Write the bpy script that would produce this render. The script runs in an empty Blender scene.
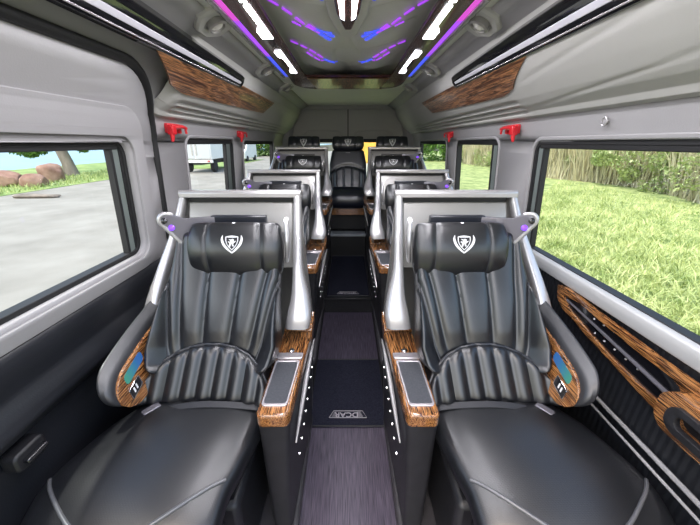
import bpy, bmesh, math, random
from mathutils import Vector, Matrix
random.seed(7)
R = math.radians
COL = bpy.context.scene.collection
CAMZ = 1.45

# ------------------------------------------------------------------ materials
def new_mat(name):
    m = bpy.data.materials.new(name); m.use_nodes = True
    nt = m.node_tree; b = nt.nodes['Principled BSDF']
    return m, nt, b
def simple(name, col, rough=.5, metal=0., coat=0., spec=.5, emit=None, estr=0.):
    m, nt, b = new_mat(name)
    b.inputs['Base Color'].default_value = (*col, 1)
    b.inputs['Roughness'].default_value = rough
    b.inputs['Metallic'].default_value = metal
    b.inputs['Coat Weight'].default_value = coat
    b.inputs['Coat Roughness'].default_value = .05
    b.inputs['Specular IOR Level'].default_value = spec
    if emit:
        b.inputs['Emission Color'].default_value = (*emit, 1)
        b.inputs['Emission Strength'].default_value = estr
    return m
def N(nt, t, **kw):
    n = nt.nodes.new(t)
    for k, v in kw.items():
        if k in n.inputs: n.inputs[k].default_value = v
        else: setattr(n, k, v)
    return n
def add_bump(nt, b, height, strength, dist):
    bp = N(nt, 'ShaderNodeBump'); bp.inputs['Strength'].default_value = strength
    bp.inputs['Distance'].default_value = dist
    nt.links.new(height, bp.inputs['Height']); nt.links.new(bp.outputs[0], b.inputs['Normal'])
def noisy(name, c1, c2, scale=8., rough=.6, bump=0., bscale=None, stretch=(1,1,1), coat=0., metal=0., detail=4., spec=.5):
    m, nt, b = new_mat(name)
    tc = N(nt, 'ShaderNodeTexCoord'); mp = N(nt, 'ShaderNodeMapping'); mp.inputs['Scale'].default_value = stretch
    nt.links.new(tc.outputs['Object'], mp.inputs['Vector'])
    no = N(nt, 'ShaderNodeTexNoise'); no.inputs['Scale'].default_value = scale; no.inputs['Detail'].default_value = detail
    nt.links.new(mp.outputs[0], no.inputs['Vector'])
    cr = N(nt, 'ShaderNodeValToRGB')
    cr.color_ramp.elements[0].position = .32; cr.color_ramp.elements[1].position = .68
    cr.color_ramp.elements[0].color = (*c1, 1); cr.color_ramp.elements[1].color = (*c2, 1)
    nt.links.new(no.outputs['Fac'], cr.inputs['Fac']); nt.links.new(cr.outputs[0], b.inputs['Base Color'])
    b.inputs['Roughness'].default_value = rough; b.inputs['Coat Weight'].default_value = coat
    b.inputs['Metallic'].default_value = metal; b.inputs['Specular IOR Level'].default_value = spec
    if bump:
        n2 = N(nt, 'ShaderNodeTexNoise'); n2.inputs['Scale'].default_value = bscale or scale*4; n2.inputs['Detail'].default_value = 3
        nt.links.new(mp.outputs[0], n2.inputs['Vector'])
        add_bump(nt, b, n2.outputs['Fac'], bump, .002)
    return m
def wood(name, dark, mid, light, axis=0, scale=1., rough=.16, coat=.6):
    """zebra-striped lacquered veneer, grain running along Y, stripes across `axis`"""
    m, nt, b = new_mat(name)
    tc = N(nt, 'ShaderNodeTexCoord'); mp = N(nt, 'ShaderNodeMapping')
    s = [120*scale, 3.2*scale, 120*scale]
    mp.inputs['Scale'].default_value = s
    mp.inputs['Rotation'].default_value = (R(3), R(20), R(4))
    nt.links.new(tc.outputs['Object'], mp.inputs['Vector'])
    no = N(nt, 'ShaderNodeTexNoise'); no.inputs['Scale'].default_value = 1.6; no.inputs['Detail'].default_value = 5
    no.inputs['Distortion'].default_value = .12
    nt.links.new(mp.outputs[0], no.inputs['Vector'])
    cr = N(nt, 'ShaderNodeValToRGB'); e = cr.color_ramp.elements
    e[0].position = .34; e[0].color = (*mid, 1); e[1].position = .70; e[1].color = (*mid, 1)
    for q_, c_ in ((.40,dark),(.45,light),(.49,dark),(.515,dark),(.55,light),(.585,mid),(.62,dark)):
        x = e.new(q_); x.color = (*c_, 1)
    nt.links.new(no.outputs['Fac'], cr.inputs['Fac']); nt.links.new(cr.outputs[0], b.inputs['Base Color'])
    b.inputs['Roughness'].default_value = rough; b.inputs['Coat Weight'].default_value = coat; b.inputs['Coat Roughness'].default_value = .05
    return m
def leather(name, col=(.0065,.0072,.0092), perf=False, rough=.31):
    m, nt, b = new_mat(name)
    b.inputs['Base Color'].default_value = (*col, 1); b.inputs['Roughness'].default_value = rough
    b.inputs['Specular IOR Level'].default_value = .8; b.inputs['Coat Weight'].default_value = .12; b.inputs['Coat Roughness'].default_value = .22
    tc = N(nt, 'ShaderNodeTexCoord')
    vo = N(nt, 'ShaderNodeTexVoronoi'); vo.inputs['Scale'].default_value = 420
    nt.links.new(tc.outputs['Object'], vo.inputs['Vector'])
    no = N(nt, 'ShaderNodeTexNoise'); no.inputs['Scale'].default_value = 9; no.inputs['Detail'].default_value = 3
    nt.links.new(tc.outputs['Object'], no.inputs['Vector'])
    mx = N(nt, 'ShaderNodeMath', operation='MULTIPLY_ADD'); mx.inputs[1].default_value = .12
    nt.links.new(vo.outputs['Distance'], mx.inputs[0]); nt.links.new(no.outputs['Fac'], mx.inputs[2])
    if perf:
        # rows of small punched holes on the seat panel
        sp = N(nt, 'ShaderNodeSeparateXYZ'); nt.links.new(tc.outputs['Object'], sp.inputs[0])
        def wave(out, k, ph=0):
            a = N(nt, 'ShaderNodeMath', operation='MULTIPLY'); a.inputs[1].default_value = k; nt.links.new(out, a.inputs[0])
            s = N(nt, 'ShaderNodeMath', operation='SINE'); nt.links.new(a.outputs[0], s.inputs[0]); return s
        a = wave(sp.outputs[0], 2*math.pi/.0075); c = wave(sp.outputs[1], 2*math.pi/.0085)
        mu = N(nt, 'ShaderNodeMath', operation='MULTIPLY'); nt.links.new(a.outputs[0], mu.inputs[0]); nt.links.new(c.outputs[0], mu.inputs[1])
        gt = N(nt, 'ShaderNodeMath', operation='GREATER_THAN'); gt.inputs[1].default_value = .55; nt.links.new(mu.outputs[0], gt.inputs[0])
        s2 = N(nt, 'ShaderNodeMath', operation='MULTIPLY_ADD'); s2.inputs[1].default_value = -.5
        nt.links.new(gt.outputs[0], s2.inputs[0]); nt.links.new(mx.outputs[0], s2.inputs[2])
        mx = s2
    add_bump(nt, b, mx.outputs[0], .35, .0022)
    return m
def glass_mat(name, tint=(.93,.97,.95)):
    m = bpy.data.materials.new(name); m.use_nodes = True; nt = m.node_tree; nt.nodes.clear()
    out = N(nt, 'ShaderNodeOutputMaterial'); tr = N(nt, 'ShaderNodeBsdfTransparent'); gl = N(nt, 'ShaderNodeBsdfGlossy')
    tr.inputs[0].default_value = (*tint, 1); gl.inputs['Roughness'].default_value = .02
    lw = N(nt, 'ShaderNodeLayerWeight'); lw.inputs[0].default_value = .5; pw = N(nt, 'ShaderNodeMath', operation='POWER'); pw.inputs[1].default_value = 4.; nt.links.new(lw.outputs['Facing'], pw.inputs[0]); fr = N(nt, 'ShaderNodeMath', operation='MULTIPLY_ADD'); fr.inputs[1].default_value = .35; fr.inputs[2].default_value = .02; nt.links.new(pw.outputs[0], fr.inputs[0]); mx = N(nt, 'ShaderNodeMixShader')
    nt.links.new(fr.outputs[0], mx.inputs[0]); nt.links.new(tr.outputs[0], mx.inputs[1]); nt.links.new(gl.outputs[0], mx.inputs[2])
    nt.links.new(mx.outputs[0], out.inputs[0]); return m

M = {}
M['leather'] = leather('black_leather')
M['perf'] = leather('perforated_leather', perf=True, rough=.36)
M['navy'] = leather('navy_leather', (.008,.010,.018))
M['piping'] = simple('piping_leather', (.03,.032,.038), .35)
M['welt'] = simple('highlit_welt_leather', (.09,.092,.10), .3, 0, .4)  # paler than the other piping: the highlight along the welt is in its colour
M['armpad'] = leather('charcoal_armrest_leather', (.022,.023,.027), rough=.42)
M['stitch'] = simple('thread', (.22,.22,.25), .6)
M['silver'] = simple('silver_paint', (.50,.49,.495), .27, .55, .3)
M['silver_dark'] = simple('dark_silver_paint', (.17,.165,.19), .32, .5, .2)
M['pearl'] = noisy('grey_shell_panel', (.28,.275,.26), (.33,.32,.305), 3, .30, coat=.3, metal=.25)
M['chrome'] = simple('chrome', (.75,.74,.75), .12, 1.)
M['blackgloss'] = simple('gloss_black', (.006,.006,.008), .08, 0, .6)
M['black'] = simple('matt_black', (.010,.010,.012), .5)
M['blackplastic'] = noisy('black_plastic', (.012,.012,.014), (.018,.018,.021), 30, .42, .2, 300)
M['seal'] = simple('rubber_seal', (.009,.009,.010), .6)
M['wall'] = noisy('grey_wall_trim', (.30,.292,.298), (.33,.322,.328), 2.0, .55, .15, 260)
M['wallup'] = noisy('grey_headliner', (.38,.375,.355), (.415,.41,.385), 2.0, .62, .12, 200)
M['ceil'] = noisy('ceiling_leatherette', (.58,.585,.53), (.63,.635,.575), 2.4, .5, .15, 180)
M['darkwall'] = noisy('navy_side_panel', (.009,.010,.013), (.013,.014,.018), 5, .42, .2, 200)
M['wood'] = wood('zebra_wood', (.022,.008,.004), (.20,.072,.024), (.54,.24,.08), scale=.6)
M['wood_dark'] = wood('dark_zebra_wood', (.020,.007,.004), (.13,.048,.020), (.42,.19,.075), scale=.42, rough=.3, coat=.2)
M['wood_red'] = wood('rosewood_lacquer', (.020,.006,.005), (.070,.022,.016), (.12,.045,.035), scale=.5, rough=.25, coat=.15)
M['mat'] = noisy('carpet_mat', (.010,.011,.020), (.022,.023,.036), 160, .95, .6, 500, spec=.1)
M['darkfloor'] = noisy('dark_riser', (.006,.006,.008), (.012,.012,.015), 90, .8)
M['pad'] = noisy('rubber_pad', (.035,.038,.045), (.05,.053,.062), 140, .7, .3, 700)
M['emblem'] = simple('embroidered_silver', (.78,.78,.80), .45)
M['emblem_dark'] = simple('embroidered_black', (.01,.01,.012), .6)
M['red'] = simple('red_plastic', (.62,.012,.022), .32, 0, .3)
M['lens'] = simple('lamp_lens', (.85,.83,.76), .15, .3, .5)
M['led'] = simple('white_led', (.9,.9,.95), .4, emit=(.93,.92,1.0), estr=9)
M['led_blue'] = simple('blue_led', (.1,.15,.8), .4, emit=(.04,.07,.75), estr=1.0)
M['led_violet'] = simple('violet_led', (.5,.1,.8), .4, emit=(.30,.05,.70), estr=.9)
M['led_magenta'] = simple('magenta_led', (.7,.1,.6), .4, emit=(.50,.05,.45), estr=.9)
M['screen'] = None
M['glass'] = glass_mat('window_glass')
M['rail'] = simple('window_rail_grey_green', (.17,.20,.19), .45, .2)
M['white'] = simple('white_paint', (.75,.76,.76), .4)
M['tyre'] = simple('tyre_rubber', (.012,.012,.013), .8)
M['orange'] = noisy('yellow_orange_sheet', (.75,.36,.05), (.85,.47,.08), 3, .6)
def streak_floor():
    m, nt, b = new_mat('vinyl_floor')
    tc = N(nt, 'ShaderNodeTexCoord'); mp = N(nt, 'ShaderNodeMapping'); mp.inputs['Scale'].default_value = (240, 9, 1)
    nt.links.new(tc.outputs['Object'], mp.inputs[0])
    no = N(nt, 'ShaderNodeTexNoise'); no.inputs['Scale'].default_value = 1; no.inputs['Detail'].default_value = 4; nt.links.new(mp.outputs[0], no.inputs[0])
    cr = N(nt, 'ShaderNodeValToRGB'); e = cr.color_ramp.elements
    e[0].position = .3; e[0].color = (.022,.017,.030, 1); e[1].position = .75; e[1].color = (.105,.088,.125, 1)
    nt.links.new(no.outputs['Fac'], cr.inputs[0]); nt.links.new(cr.outputs[0], b.inputs['Base Color'])
    b.inputs['Roughness'].default_value = .45
    add_bump(nt, b, no.outputs['Fac'], .25, .001); return m
M['floor'] = streak_floor()
def screen_mat():
    m, nt, b = new_mat('touch_screen')
    tc = N(nt, 'ShaderNodeTexCoord'); sp = N(nt, 'ShaderNodeSeparateXYZ'); nt.links.new(tc.outputs['Generated'], sp.inputs[0])
    cr = N(nt, 'ShaderNodeValToRGB'); e = cr.color_ramp.elements
    e[0].color = (.05,.34,.20, 1); e[1].color = (.02,.12,.45, 1); e[0].position = .1; e[1].position = .75
    nt.links.new(sp.outputs[1], cr.inputs[0]); nt.links.new(cr.outputs[0], b.inputs['Emission Color'])
    b.inputs['Emission Strength'].default_value = .55
    b.inputs['Base Color'].default_value = (.02,.05,.08, 1); b.inputs['Roughness'].default_value = .1
    return m
M['screen'] = screen_mat()
def ribbed(name, c, axis_scale=(0, 60, 0)):
    m, nt, b = new_mat(name)
    b.inputs['Base Color'].default_value = (*c, 1); b.inputs['Roughness'].default_value = .4
    tc = N(nt, 'ShaderNodeTexCoord'); sp = N(nt, 'ShaderNodeSeparateXYZ'); nt.links.new(tc.outputs['Object'], sp.inputs[0])
    a = N(nt, 'ShaderNodeMath', operation='MULTIPLY'); a.inputs[1].default_value = 2*math.pi/.022; nt.links.new(sp.outputs[1], a.inputs[0])
    s = N(nt, 'ShaderNodeMath', operation='SINE'); nt.links.new(a.outputs[0], s.inputs[0])
    add_bump(nt, b, s.outputs[0], .3, .003); return m
M['ribbed'] = ribbed('ribbed_black_panel', (.010,.011,.014))
M['stripe'] = simple('satin_silver_stripe', (.62,.61,.67), .3, .1, .3)
M['sill'] = simple('sill_grey', (.42,.42,.42), .45, .2)
M['concrete'] = noisy('pale_concrete', (.215,.200,.170), (.30,.282,.245), .9, .85, .3, 30, detail=8)
M['grassground'] = noisy('grass_ground', (.13,.19,.05), (.42,.47,.18), 2.6, .9, 0, detail=8)
M['lawn'] = noisy('lawn_left', (.13,.22,.05), (.28,.35,.11), 1.0, .9, 0, detail=8)
M['rock'] = noisy('red_rock', (.20,.10,.07), (.36,.23,.17), 2.2, .85, .6, 9, detail=7)
M['bark'] = noisy('bark', (.13,.11,.09), (.26,.22,.18), 3, .9, .6, 12, (1,1,.2))
M['leaf'] = noisy('leaves', (.05,.13,.02), (.16,.30,.05), 3, .6)
M['blade'] = noisy('grass_blades', (.20,.29,.06), (.62,.66,.30), 2.6, .6, detail=6)
M['reed'] = noisy('dry_reeds', (.42,.38,.22), (.72,.66,.46), .8, .7, detail=6)
M['bush'] = noisy('bush_leaves', (.26,.34,.13), (.52,.58,.28), 1.0, .6, detail=6)
M['water'] = noisy('pale_lake', (.20,.32,.38), (.27,.39,.44), .05, .6)

# ------------------------------------------------------------------ mesh tools
ORG = [Vector((0, 0, 0))]
def setp(o, label=None, cat=None, group=None, kind=None):
    if label: o['label'] = label
    if cat: o['category'] = cat
    if group: o['group'] = group
    if kind: o['kind'] = kind
    return o
def thing(name, loc, label, cat, group=None):
    o = bpy.data.objects.new(name, None); o.empty_display_size = .05
    COL.objects.link(o); o.location = loc
    ORG[0] = Vector(loc)
    return setp(o, label, cat, group)
class MB:
    def __init__(s): s.v = []; s.f = []
    def add(s, vs, fs):
        k = len(s.v); s.v += [tuple(p) for p in vs]; s.f += [tuple(i+k for i in f) for f in fs]; return s
    def box(s, x0, x1, y0, y1, z0, z1):
        return s.add([(x0,y0,z0),(x1,y0,z0),(x1,y1,z0),(x0,y1,z0),(x0,y0,z1),(x1,y0,z1),(x1,y1,z1),(x0,y1,z1)],
                     [(0,3,2,1),(4,5,6,7),(0,1,5,4),(1,2,6,5),(2,3,7,6),(3,0,4,7)])
    def rings(s, rs, closed=True, caps=True):
        n = len(rs[0]); vs = [p for r in rs for p in r]; fs = []
        for i in range(len(rs)-1):
            for j in range(n if closed else n-1):
                k = (j+1) % n
                fs.append((i*n+j, i*n+k, (i+1)*n+k, (i+1)*n+j))
        if caps and closed:
            fs.append(tuple(reversed(range(n)))); fs.append(tuple((len(rs)-1)*n+j for j in range(n)))
        return s.add(vs, fs)
    def tube(s, pts, r, n=8, closed=False):
        pts = [Vector(p) for p in pts]; rs = []
        m = len(pts)
        prev = None
        for i, p in enumerate(pts):
            a = pts[(i-1) % m] if (closed or i > 0) else p
            b = pts[(i+1) % m] if (closed or i < m-1) else p
            t = (b-a)
            if t.length < 1e-9: t = Vector((0,0,1))
            t.normalize()
            if prev is None:
                up = Vector((0,0,1)) if abs(t.z) < .9 else Vector((0,1,0))
                u = t.cross(up).normalized()
            else:
                u = (prev - t*prev.dot(t))
                u = u.normalized() if u.length > 1e-6 else t.cross(Vector((0,0,1))).normalized()
            prev = u; w = t.cross(u)
            rr = r[i] if isinstance(r, (list, tuple)) else r
            rs.append([p + (u*math.cos(2*math.pi*k/n) + w*math.sin(2*math.pi*k/n))*rr for k in range(n)])
        if closed: rs.append(rs[0])
        return s.rings(rs, True, not closed)
    def prism(s, poly, lo, hi, mapf):
        """poly 2D -> mapf(a,b,h)"""
        n = len(poly)
        vs = [mapf(a, b, lo) for a, b in poly] + [mapf(a, b, hi) for a, b in poly]
        fs = [tuple(reversed(range(n))), tuple(range(n, 2*n))] + [(i, (i+1) % n, n+(i+1) % n, n+i) for i in range(n)]
        return s.add(vs, fs)
    def lathe(s, prof, c, axis=Vector((0,0,1)), n=24):
        axis = Vector(axis).normalized(); c = Vector(c)
        u = axis.cross(Vector((0,1,0)) if abs(axis.y) < .9 else Vector((1,0,0))).normalized(); w = axis.cross(u)
        return s.rings([[c + axis*h + (u*math.cos(2*math.pi*k/n) + w*math.sin(2*math.pi*k/n))*max(r, 1e-4) for k in range(n)] for r, h in prof])
    def build(s, name, mat, parent=None, bevel=0, seg=2, smooth=40, sub=0, label=None, cat=None, group=None, kind=None, solid=0):
        me = bpy.data.meshes.new(name)
        o0 = ORG[0]
        me.from_pydata([(p[0]-o0.x, p[1]-o0.y, p[2]-o0.z) for p in s.v], [], s.f); me.validate(); me.update()
        bm = bmesh.new(); bm.from_mesh(me); bmesh.ops.recalc_face_normals(bm, faces=bm.faces); bm.to_mesh(me); bm.free()
        ob = bpy.data.objects.new(name, me); COL.objects.link(ob)
        if isinstance(mat, (list, tuple)):
            for m_ in mat: me.materials.append(m_)
        else: me.materials.append(mat)
        for p in me.polygons: p.use_smooth = smooth > 0
        if smooth > 0: me.set_sharp_from_angle(angle=R(smooth))
        if solid:
            md = ob.modifiers.new('solid', 'SOLIDIFY'); md.thickness = solid; md.offset = 0
        if bevel:
            md = ob.modifiers.new('bevel', 'BEVEL'); md.width = bevel; md.segments = seg; md.limit_method = 'ANGLE'; md.angle_limit = R(35)
            md.harden_normals = False
        if sub:
            md = ob.modifiers.new('sub', 'SUBSURF'); md.levels = sub; md.render_levels = sub
        if parent is not None: ob.parent = parent
        else: ob.location = o0
        return setp(ob, label, cat, group, kind)
def world_org(): ORG[0] = Vector((0, 0, 0))
def lerp(a, b, t): return a + (b-a)*t
def interp(tab, x):
    if x <= tab[0][0]: return tab[0][1]
    for (a, u), (b, w) in zip(tab, tab[1:]):
        if x <= b:
            k = (x-a)/(b-a); return u + (w-u)*k
    return tab[-1][1]
def smooth_path(pts, n):
    """Catmull-Rom through tuples"""
    m = len(pts); out = []
    for q in range(n+1):
        x = q/n*(m-1); i = min(int(x), m-2); t = x-i
        p0 = pts[max(i-1, 0)]; p1 = pts[i]; p2 = pts[i+1]; p3 = pts[min(i+2, m-1)]
        out.append(tuple(.5*((2*b) + (-a+c)*t + (2*a-5*b+4*c-d)*t*t + (-a+3*b-3*c+d)*t**3) for a, b, c, d in zip(p0, p1, p2, p3)))
    return out
def rrect(a0, a1, b0, b1, r, n=6):
    out = []
    for (ca, cb, s) in ((a1-r, b0+r, -90), (a1-r, b1-r, 0), (a0+r, b1-r, 90), (a0+r, b0+r, 180)):
        for k in range(n+1):
            t = R(s + 90*k/n); out.append((ca+r*math.cos(t), cb+r*math.sin(t)))
    return out
def sheet(outline, holes, cuts_b=(), cuts_a=()):
    """planar filled polygon with holes in (a,b); cut at b= and a= lines. -> MB verts (a,b,0)"""
    cu = bpy.data.curves.new('tmp', 'CURVE'); cu.dimensions = '2D'; cu.fill_mode = 'FRONT'
    for poly in [outline] + list(holes):
        sp = cu.splines.new('POLY'); sp.points.add(len(poly)-1); sp.use_cyclic_u = True
        for p, (a, b) in zip(sp.points, poly): p.co = (a, b, 0, 1)
    ob = bpy.data.objects.new('tmp', cu); COL.objects.link(ob)
    me = bpy.data.meshes.new_from_object(ob)
    bm = bmesh.new(); bm.from_mesh(me)
    bmesh.ops.remove_doubles(bm, verts=bm.verts, dist=1e-5)
    for c in cuts_b: bmesh.ops.bisect_plane(bm, geom=bm.verts[:]+bm.edges[:]+bm.faces[:], plane_co=(0, c, 0), plane_no=(0, 1, 0))
    for c in cuts_a: bmesh.ops.bisect_plane(bm, geom=bm.verts[:]+bm.edges[:]+bm.faces[:], plane_co=(c, 0, 0), plane_no=(1, 0, 0))
    bm.verts.index_update()
    mb = MB(); mb.add([tuple(v.co) for v in bm.verts], [[v.index for v in f.verts] for f in bm.faces])
    bm.free(); bpy.data.objects.remove(ob); bpy.data.curves.remove(cu); bpy.data.meshes.remove(me)
    return mb

class Pad:
    """upholstered pad following a centre line; cross-section superellipse; puff(s,t) swells the face"""
    def __init__(s, path, hw, th, n=4., puff=None, cx=None, et=.06):
        s.path = path; s.hw = hw; s.th = th; s.n = n; s.puff = puff or (lambda a, b: 0); s.cx = cx; s.et = et
        s.L = smooth_path(path, 200)
    def base(s, t):
        x = max(0, min(1, t))*200; i = min(int(x), 199); k = x-i
        a = s.L[i]; b = s.L[i+1]
        p = (lerp(a[0], b[0], k), lerp(a[1], b[1], k)); d = Vector((b[0]-a[0], b[1]-a[1])).normalized()
        return p, (-d.y, d.x)   # forward/up normal in (Y,Z)
    def end(s, t):
        e = s.et; q = min(t, 1-t)
        return 1. if q >= e else math.sqrt(max(0, 1-(1-q/e)**2))*.92+.08
    def P(s, a, t, lift=0., side=1):
        (y, z), nn = s.base(t); w = interp(s.hw, t)
        core = max(0, 1-abs(a)**s.n)**(1/s.n)
        th = interp(s.th, t) if isinstance(s.th, list) else s.th
        h = core*th/2*s.end(t)
        if side > 0: h += s.puff(a, t)*min(1, core*1.6)*s.end(t) + lift
        else: h = -h
        y2 = y + nn[0]*h; z2 = z + nn[1]*h
        return Vector((s.cx(y) + a*w*(.97+.03*s.end(t)), y2, z2))
    def mesh(s, ns=48, nt=40):
        A = [math.sin(math.pi/2*(-1+2*i/ns))*.35 + (-1+2*i/ns)*.65 for i in range(ns+1)]
        rs = []
        for j in range(nt+1):
            t = j/nt
            # denser at ends
            t = t - .06*math.sin(2*math.pi*t)/1.0*.9
            rs.append([s.P(a, t) for a in A] + [s.P(a, t, side=-1) for a in reversed(A[1:-1])])
        mb = MB(); mb.rings(rs); return mb
def seampuff(seams, amp, k=.075, pw=4):
    """seams: sorted positions; the surface sinks smoothly at each seam"""
    def f(x):
        d = min(abs(x-q) for q in seams)
        gap = [b-a for a, b in zip(seams, seams[1:]) if a <= x <= b]
        g = gap[0] if gap else .3
        w = min(k*.62, g*.30)
        return amp*(1-math.exp(-(d/w)**1.5))*(.8 + .2*math.sin(math.pi*min(1, d/max(g, 1e-3))))
    return f

# ------------------------------------------------------------------ emblem (shield, laurel arcs, rampant animal)
LION = [(-.30,-.42),(-.12,-.40),(-.10,-.22),(.02,-.10),(.06,-.38),(.24,-.40),(.22,-.30),(.15,-.28),(.20,-.02),(.30,.02),(.42,.16),(.36,.24),(.30,.12),(.18,.16),
        (.24,.30),(.16,.40),(.04,.44),(-.02,.34),(-.16,.36),(-.30,.42),(-.26,.30),(-.12,.24),(-.14,.10),(-.32,.14),(-.40,.06),(-.22,.00),(-.26,-.16),(-.22,-.30),(-.32,-.34)]
def emblem(mapf0, size, parent):
    mapf = lambda a, b, h: mapf0(a*1.18, b*.92, h)
    """mapf(a,b,h): local plane coords in metres -> world; size = half height"""
    sh = [(-.62,.62),(-.3,.70),(0,.74),(.3,.70),(.62,.62),(.62,.2),(.52,-.15),(.32,-.48),(0,-.80),(-.32,-.48),(-.52,-.15),(-.62,.2)]
    k = size
    w = MB(); d = MB()
    w.prism([(a*k, b*k) for a, b in sh], 0, .0008, mapf)
    d.prism([(a*k*.86, b*k*.86) for a, b in sh], 0, .0014, mapf)
    l = MB(); l.prism([(a*k*.95, (b*.95-.04)*k) for a, b in LION], 0, .0021, mapf)
    l.prism([(-.42*k,.52*k),(.42*k,.52*k),(.42*k,.60*k),(-.42*k,.60*k)], 0, .0021, mapf)
    for sg in (-1, 1):
        oo = smooth_path([(.90,.80),(1.06,.35),(.92,-.22),(.52,-.72),(.0,-1.10)], 12)
        ii = smooth_path([(.88,.76),(.86,.32),(.68,-.18),(.38,-.58),(.0,-.96)], 12)
        out = [(sg*x*k, y*k) for x, y in oo]; inn = [(sg*x*k, y*k) for x, y in ii]
        # build as strip quads
        for i in range(12):
            w.prism([out[i], out[i+1], inn[i+1], inn[i]], 0, .0014, mapf)
    e = w.build('emblem', M['emblem'], parent, smooth=0, label='silver embroidered shield between two laurel arcs')
    return e, d, l

def SX(S, v): return S*v
def cxf(S):
    return lambda y: S*(.44 + .24*max(0, min(.60, 1.2-y)))

# ------------------------------------------------------------------ captain seat with its privacy shell
def make_captain_seat(S, name, label, group):
    root = thing(name, (S*.45, 1.15, 0), label, 'seat', group)
    CX = cxf(S)
    # ---- base
    b = MB(); b.box(min(S*.34, S*.70), max(S*.34, S*.70), .66, 1.30, .055, .40)
    b.build('seat_base', M['blackplastic'], root, bevel=.02)
    b = MB(); b.box(min(S*.195, S*.80), max(S*.195, S*.80), .60, 1.37, 0, .055)
    b.build('plinth', M['darkgrey'], root, bevel=.012)
    # ---- leg rest
    lr = Pad([(.52,.16),(.480,.26),(.470,.36),(.51,.435),(.59,.46)], [(0,.225),(.4,.245),(1,.240)], .07, 5, cx=CX,
             puff=lambda a, t: .022*(1-abs(a)**2))
    lr.mesh(30, 24).build('leg_rest', M['leather'], root, smooth=60)
    # ---- cushion
    cp = [(.540,.390),(.495,.440),(.512,.500),(.59,.538),(.70,.550),(.83,.545),(.95,.525)]
    cpf = lambda a, t: .016*(1-abs(a)**2.2)*(1 if t > .1 else 1) - .006*math.exp(-((abs(a)-.80)/.03)**2)*(1 if t < .33 else 0)
    cu = Pad(cp, [(0,.215),(.15,.236),(.33,.252),(.6,.262),(.8,.250),(1,.205)], [(0,.07),(.2,.10),(1,.11)], 3.4, cx=CX, puff=cpf, et=.07)
    c = cu.mesh(48, 50).build('seat_cushion', M['perf'], root, smooth=60)
    # welt line: U-shaped piping from one side round the front to the other
    w = MB(); pts = []
    for i in range(61):
        a = -0.93 + 1.86*i/60
        t = .335 + .24*abs(a)**1.4
        pts.append(cu.P(a, t, .0015))
    w.tube(pts, .0050, 8); w.build('piping', M['welt'], c, smooth=60)
    # ---- lumbar arch
    zt = lambda s: .600 + .165*max(0, 1-abs(s)**2.2)**.62
    seams = [-1.02,-.80,-.58,-.35,-.12,.12,.35,.58,.80,1.02]
    sp = seampuff(seams, .012, k=.07)
    rs = []
    NS = 72
    def lum(s, t, lift=0.):
        z0 = .585; z = lerp(z0, zt(s*.999), t)
        yb = lerp(.905, 1.010, (z-.585)/.18)
        e = max(0, 1-abs(s)**10)**.2 * (max(0, 1-(2*t-1)**8))**.35
        fs = s*(1+.22*(1-t))           # channels fan out downwards
        h = (.046 + sp(max(-1.01, min(1.01, s))) )*e + .028*abs(s)**3*e
        w = .232
        return Vector((CX(yb)+s*w, yb - h*.9 - lift, z + h*.28))
    for i in range(NS+1):
        s = -1+2*i/NS
        f = [lum(s, j/22) for j in range(23)]
        bk = [Vector((p.x, lerp(.905,1.01,(p.z-.585)/.18)+.04, p.z)) for p in (f[-1], f[0])]
        rs.append(f+bk)
    mb = MB(); mb.rings(rs)
    lo = mb.build('lumbar_panel', M['leather'], root, smooth=55)
    w = MB(); w.tube([lum(-1+2*i/60, .985, .004) for i in range(61)], .0045, 8); w.build('piping', M['piping'], lo)
    # ---- backrest
    bp = [(.985,.655),(1.03,.755),(1.085,.88),(1.145,1.00),(1.20,1.13)]
    def puff(a, t):
        i1 = lerp(.16, .335, min(1, t)**.9); i2 = lerp(.46, .93, min(1, max(0, t))**1.1)
        # side bolster seam leaves the edge half-way up and dives inwards
        i3 = .70 + .30*max(0, min(1, (t-.05)/.60))**1.6
        se = sorted(set([-1.05, -i3 if i3 < .99 else -1.04, -i2, -i1, i1, i2, i3 if i3 < .99 else 1.04, 1.05]))
        p = seampuff(se, .013*min(1, max(.15, (t-.12)/.2)), pw=5)(a)
        bol = max(0, (abs(a)-i3+.02))/(1.02-i3) if i3 < .99 else 0
        return p + .050*min(1, bol*1.3)*(1-max(0, min(1, t*1.2))) + .035*abs(a)**2.5*(1-t*.8)
    bk = Pad(bp, [(0,.185),(.10,.218),(.22,.230),(.45,.216),(.65,.204),(.85,.198),(1,.195)], .085, 5, cx=CX, puff=puff, et=.07)
    bo = bk.mesh(110, 60).build('backrest', M['leather'], root, smooth=60)
    w = MB()
    for sg in (-1, 1):
        pts = []
        for j in range(31):
            t = .06 + .58*j/30
            i3 = .70 + .30*max(0, min(1, (t-.05)/.60))**1.6
            pts.append(bk.P(sg*min(.985, i3), t, .001))
        w = MB(); w.tube(pts, .0022, 6); w.build('piping', M['piping'], bo)
    lb = MB(); lb.tube([bk.P(-.14+.28*i/10, .905, .004-.006*math.sin(math.pi*i/10)) for i in range(11)], .0032, 6)
    lb.build('pull_tab', M['chrome'], bo, label='small chrome tab under the headrest')
    # ---- headrest
    hp = [(1.152,1.000),(1.134,1.02),(1.129,1.07),(1.148,1.12),(1.180,1.158)]
    hpf = lambda a, t: seampuff([-1.6,-.56,.56,1.6], .006, pw=6)(a)
    hr = Pad(hp, [(0,.150),(.2,.170),(.7,.173),(1,.160)], .088, 4.4, cx=lambda y: S*.413, puff=hpf, et=.16)
    ho = hr.mesh(60, 30).build('headrest', M['leather'], root, smooth=60)
    w = MB()
    w.tube([hr.P(-.95+1.9*i/40, .075, .002) for i in range(41)], .003, 6)
    w.build('piping', M['piping'], ho)
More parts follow.
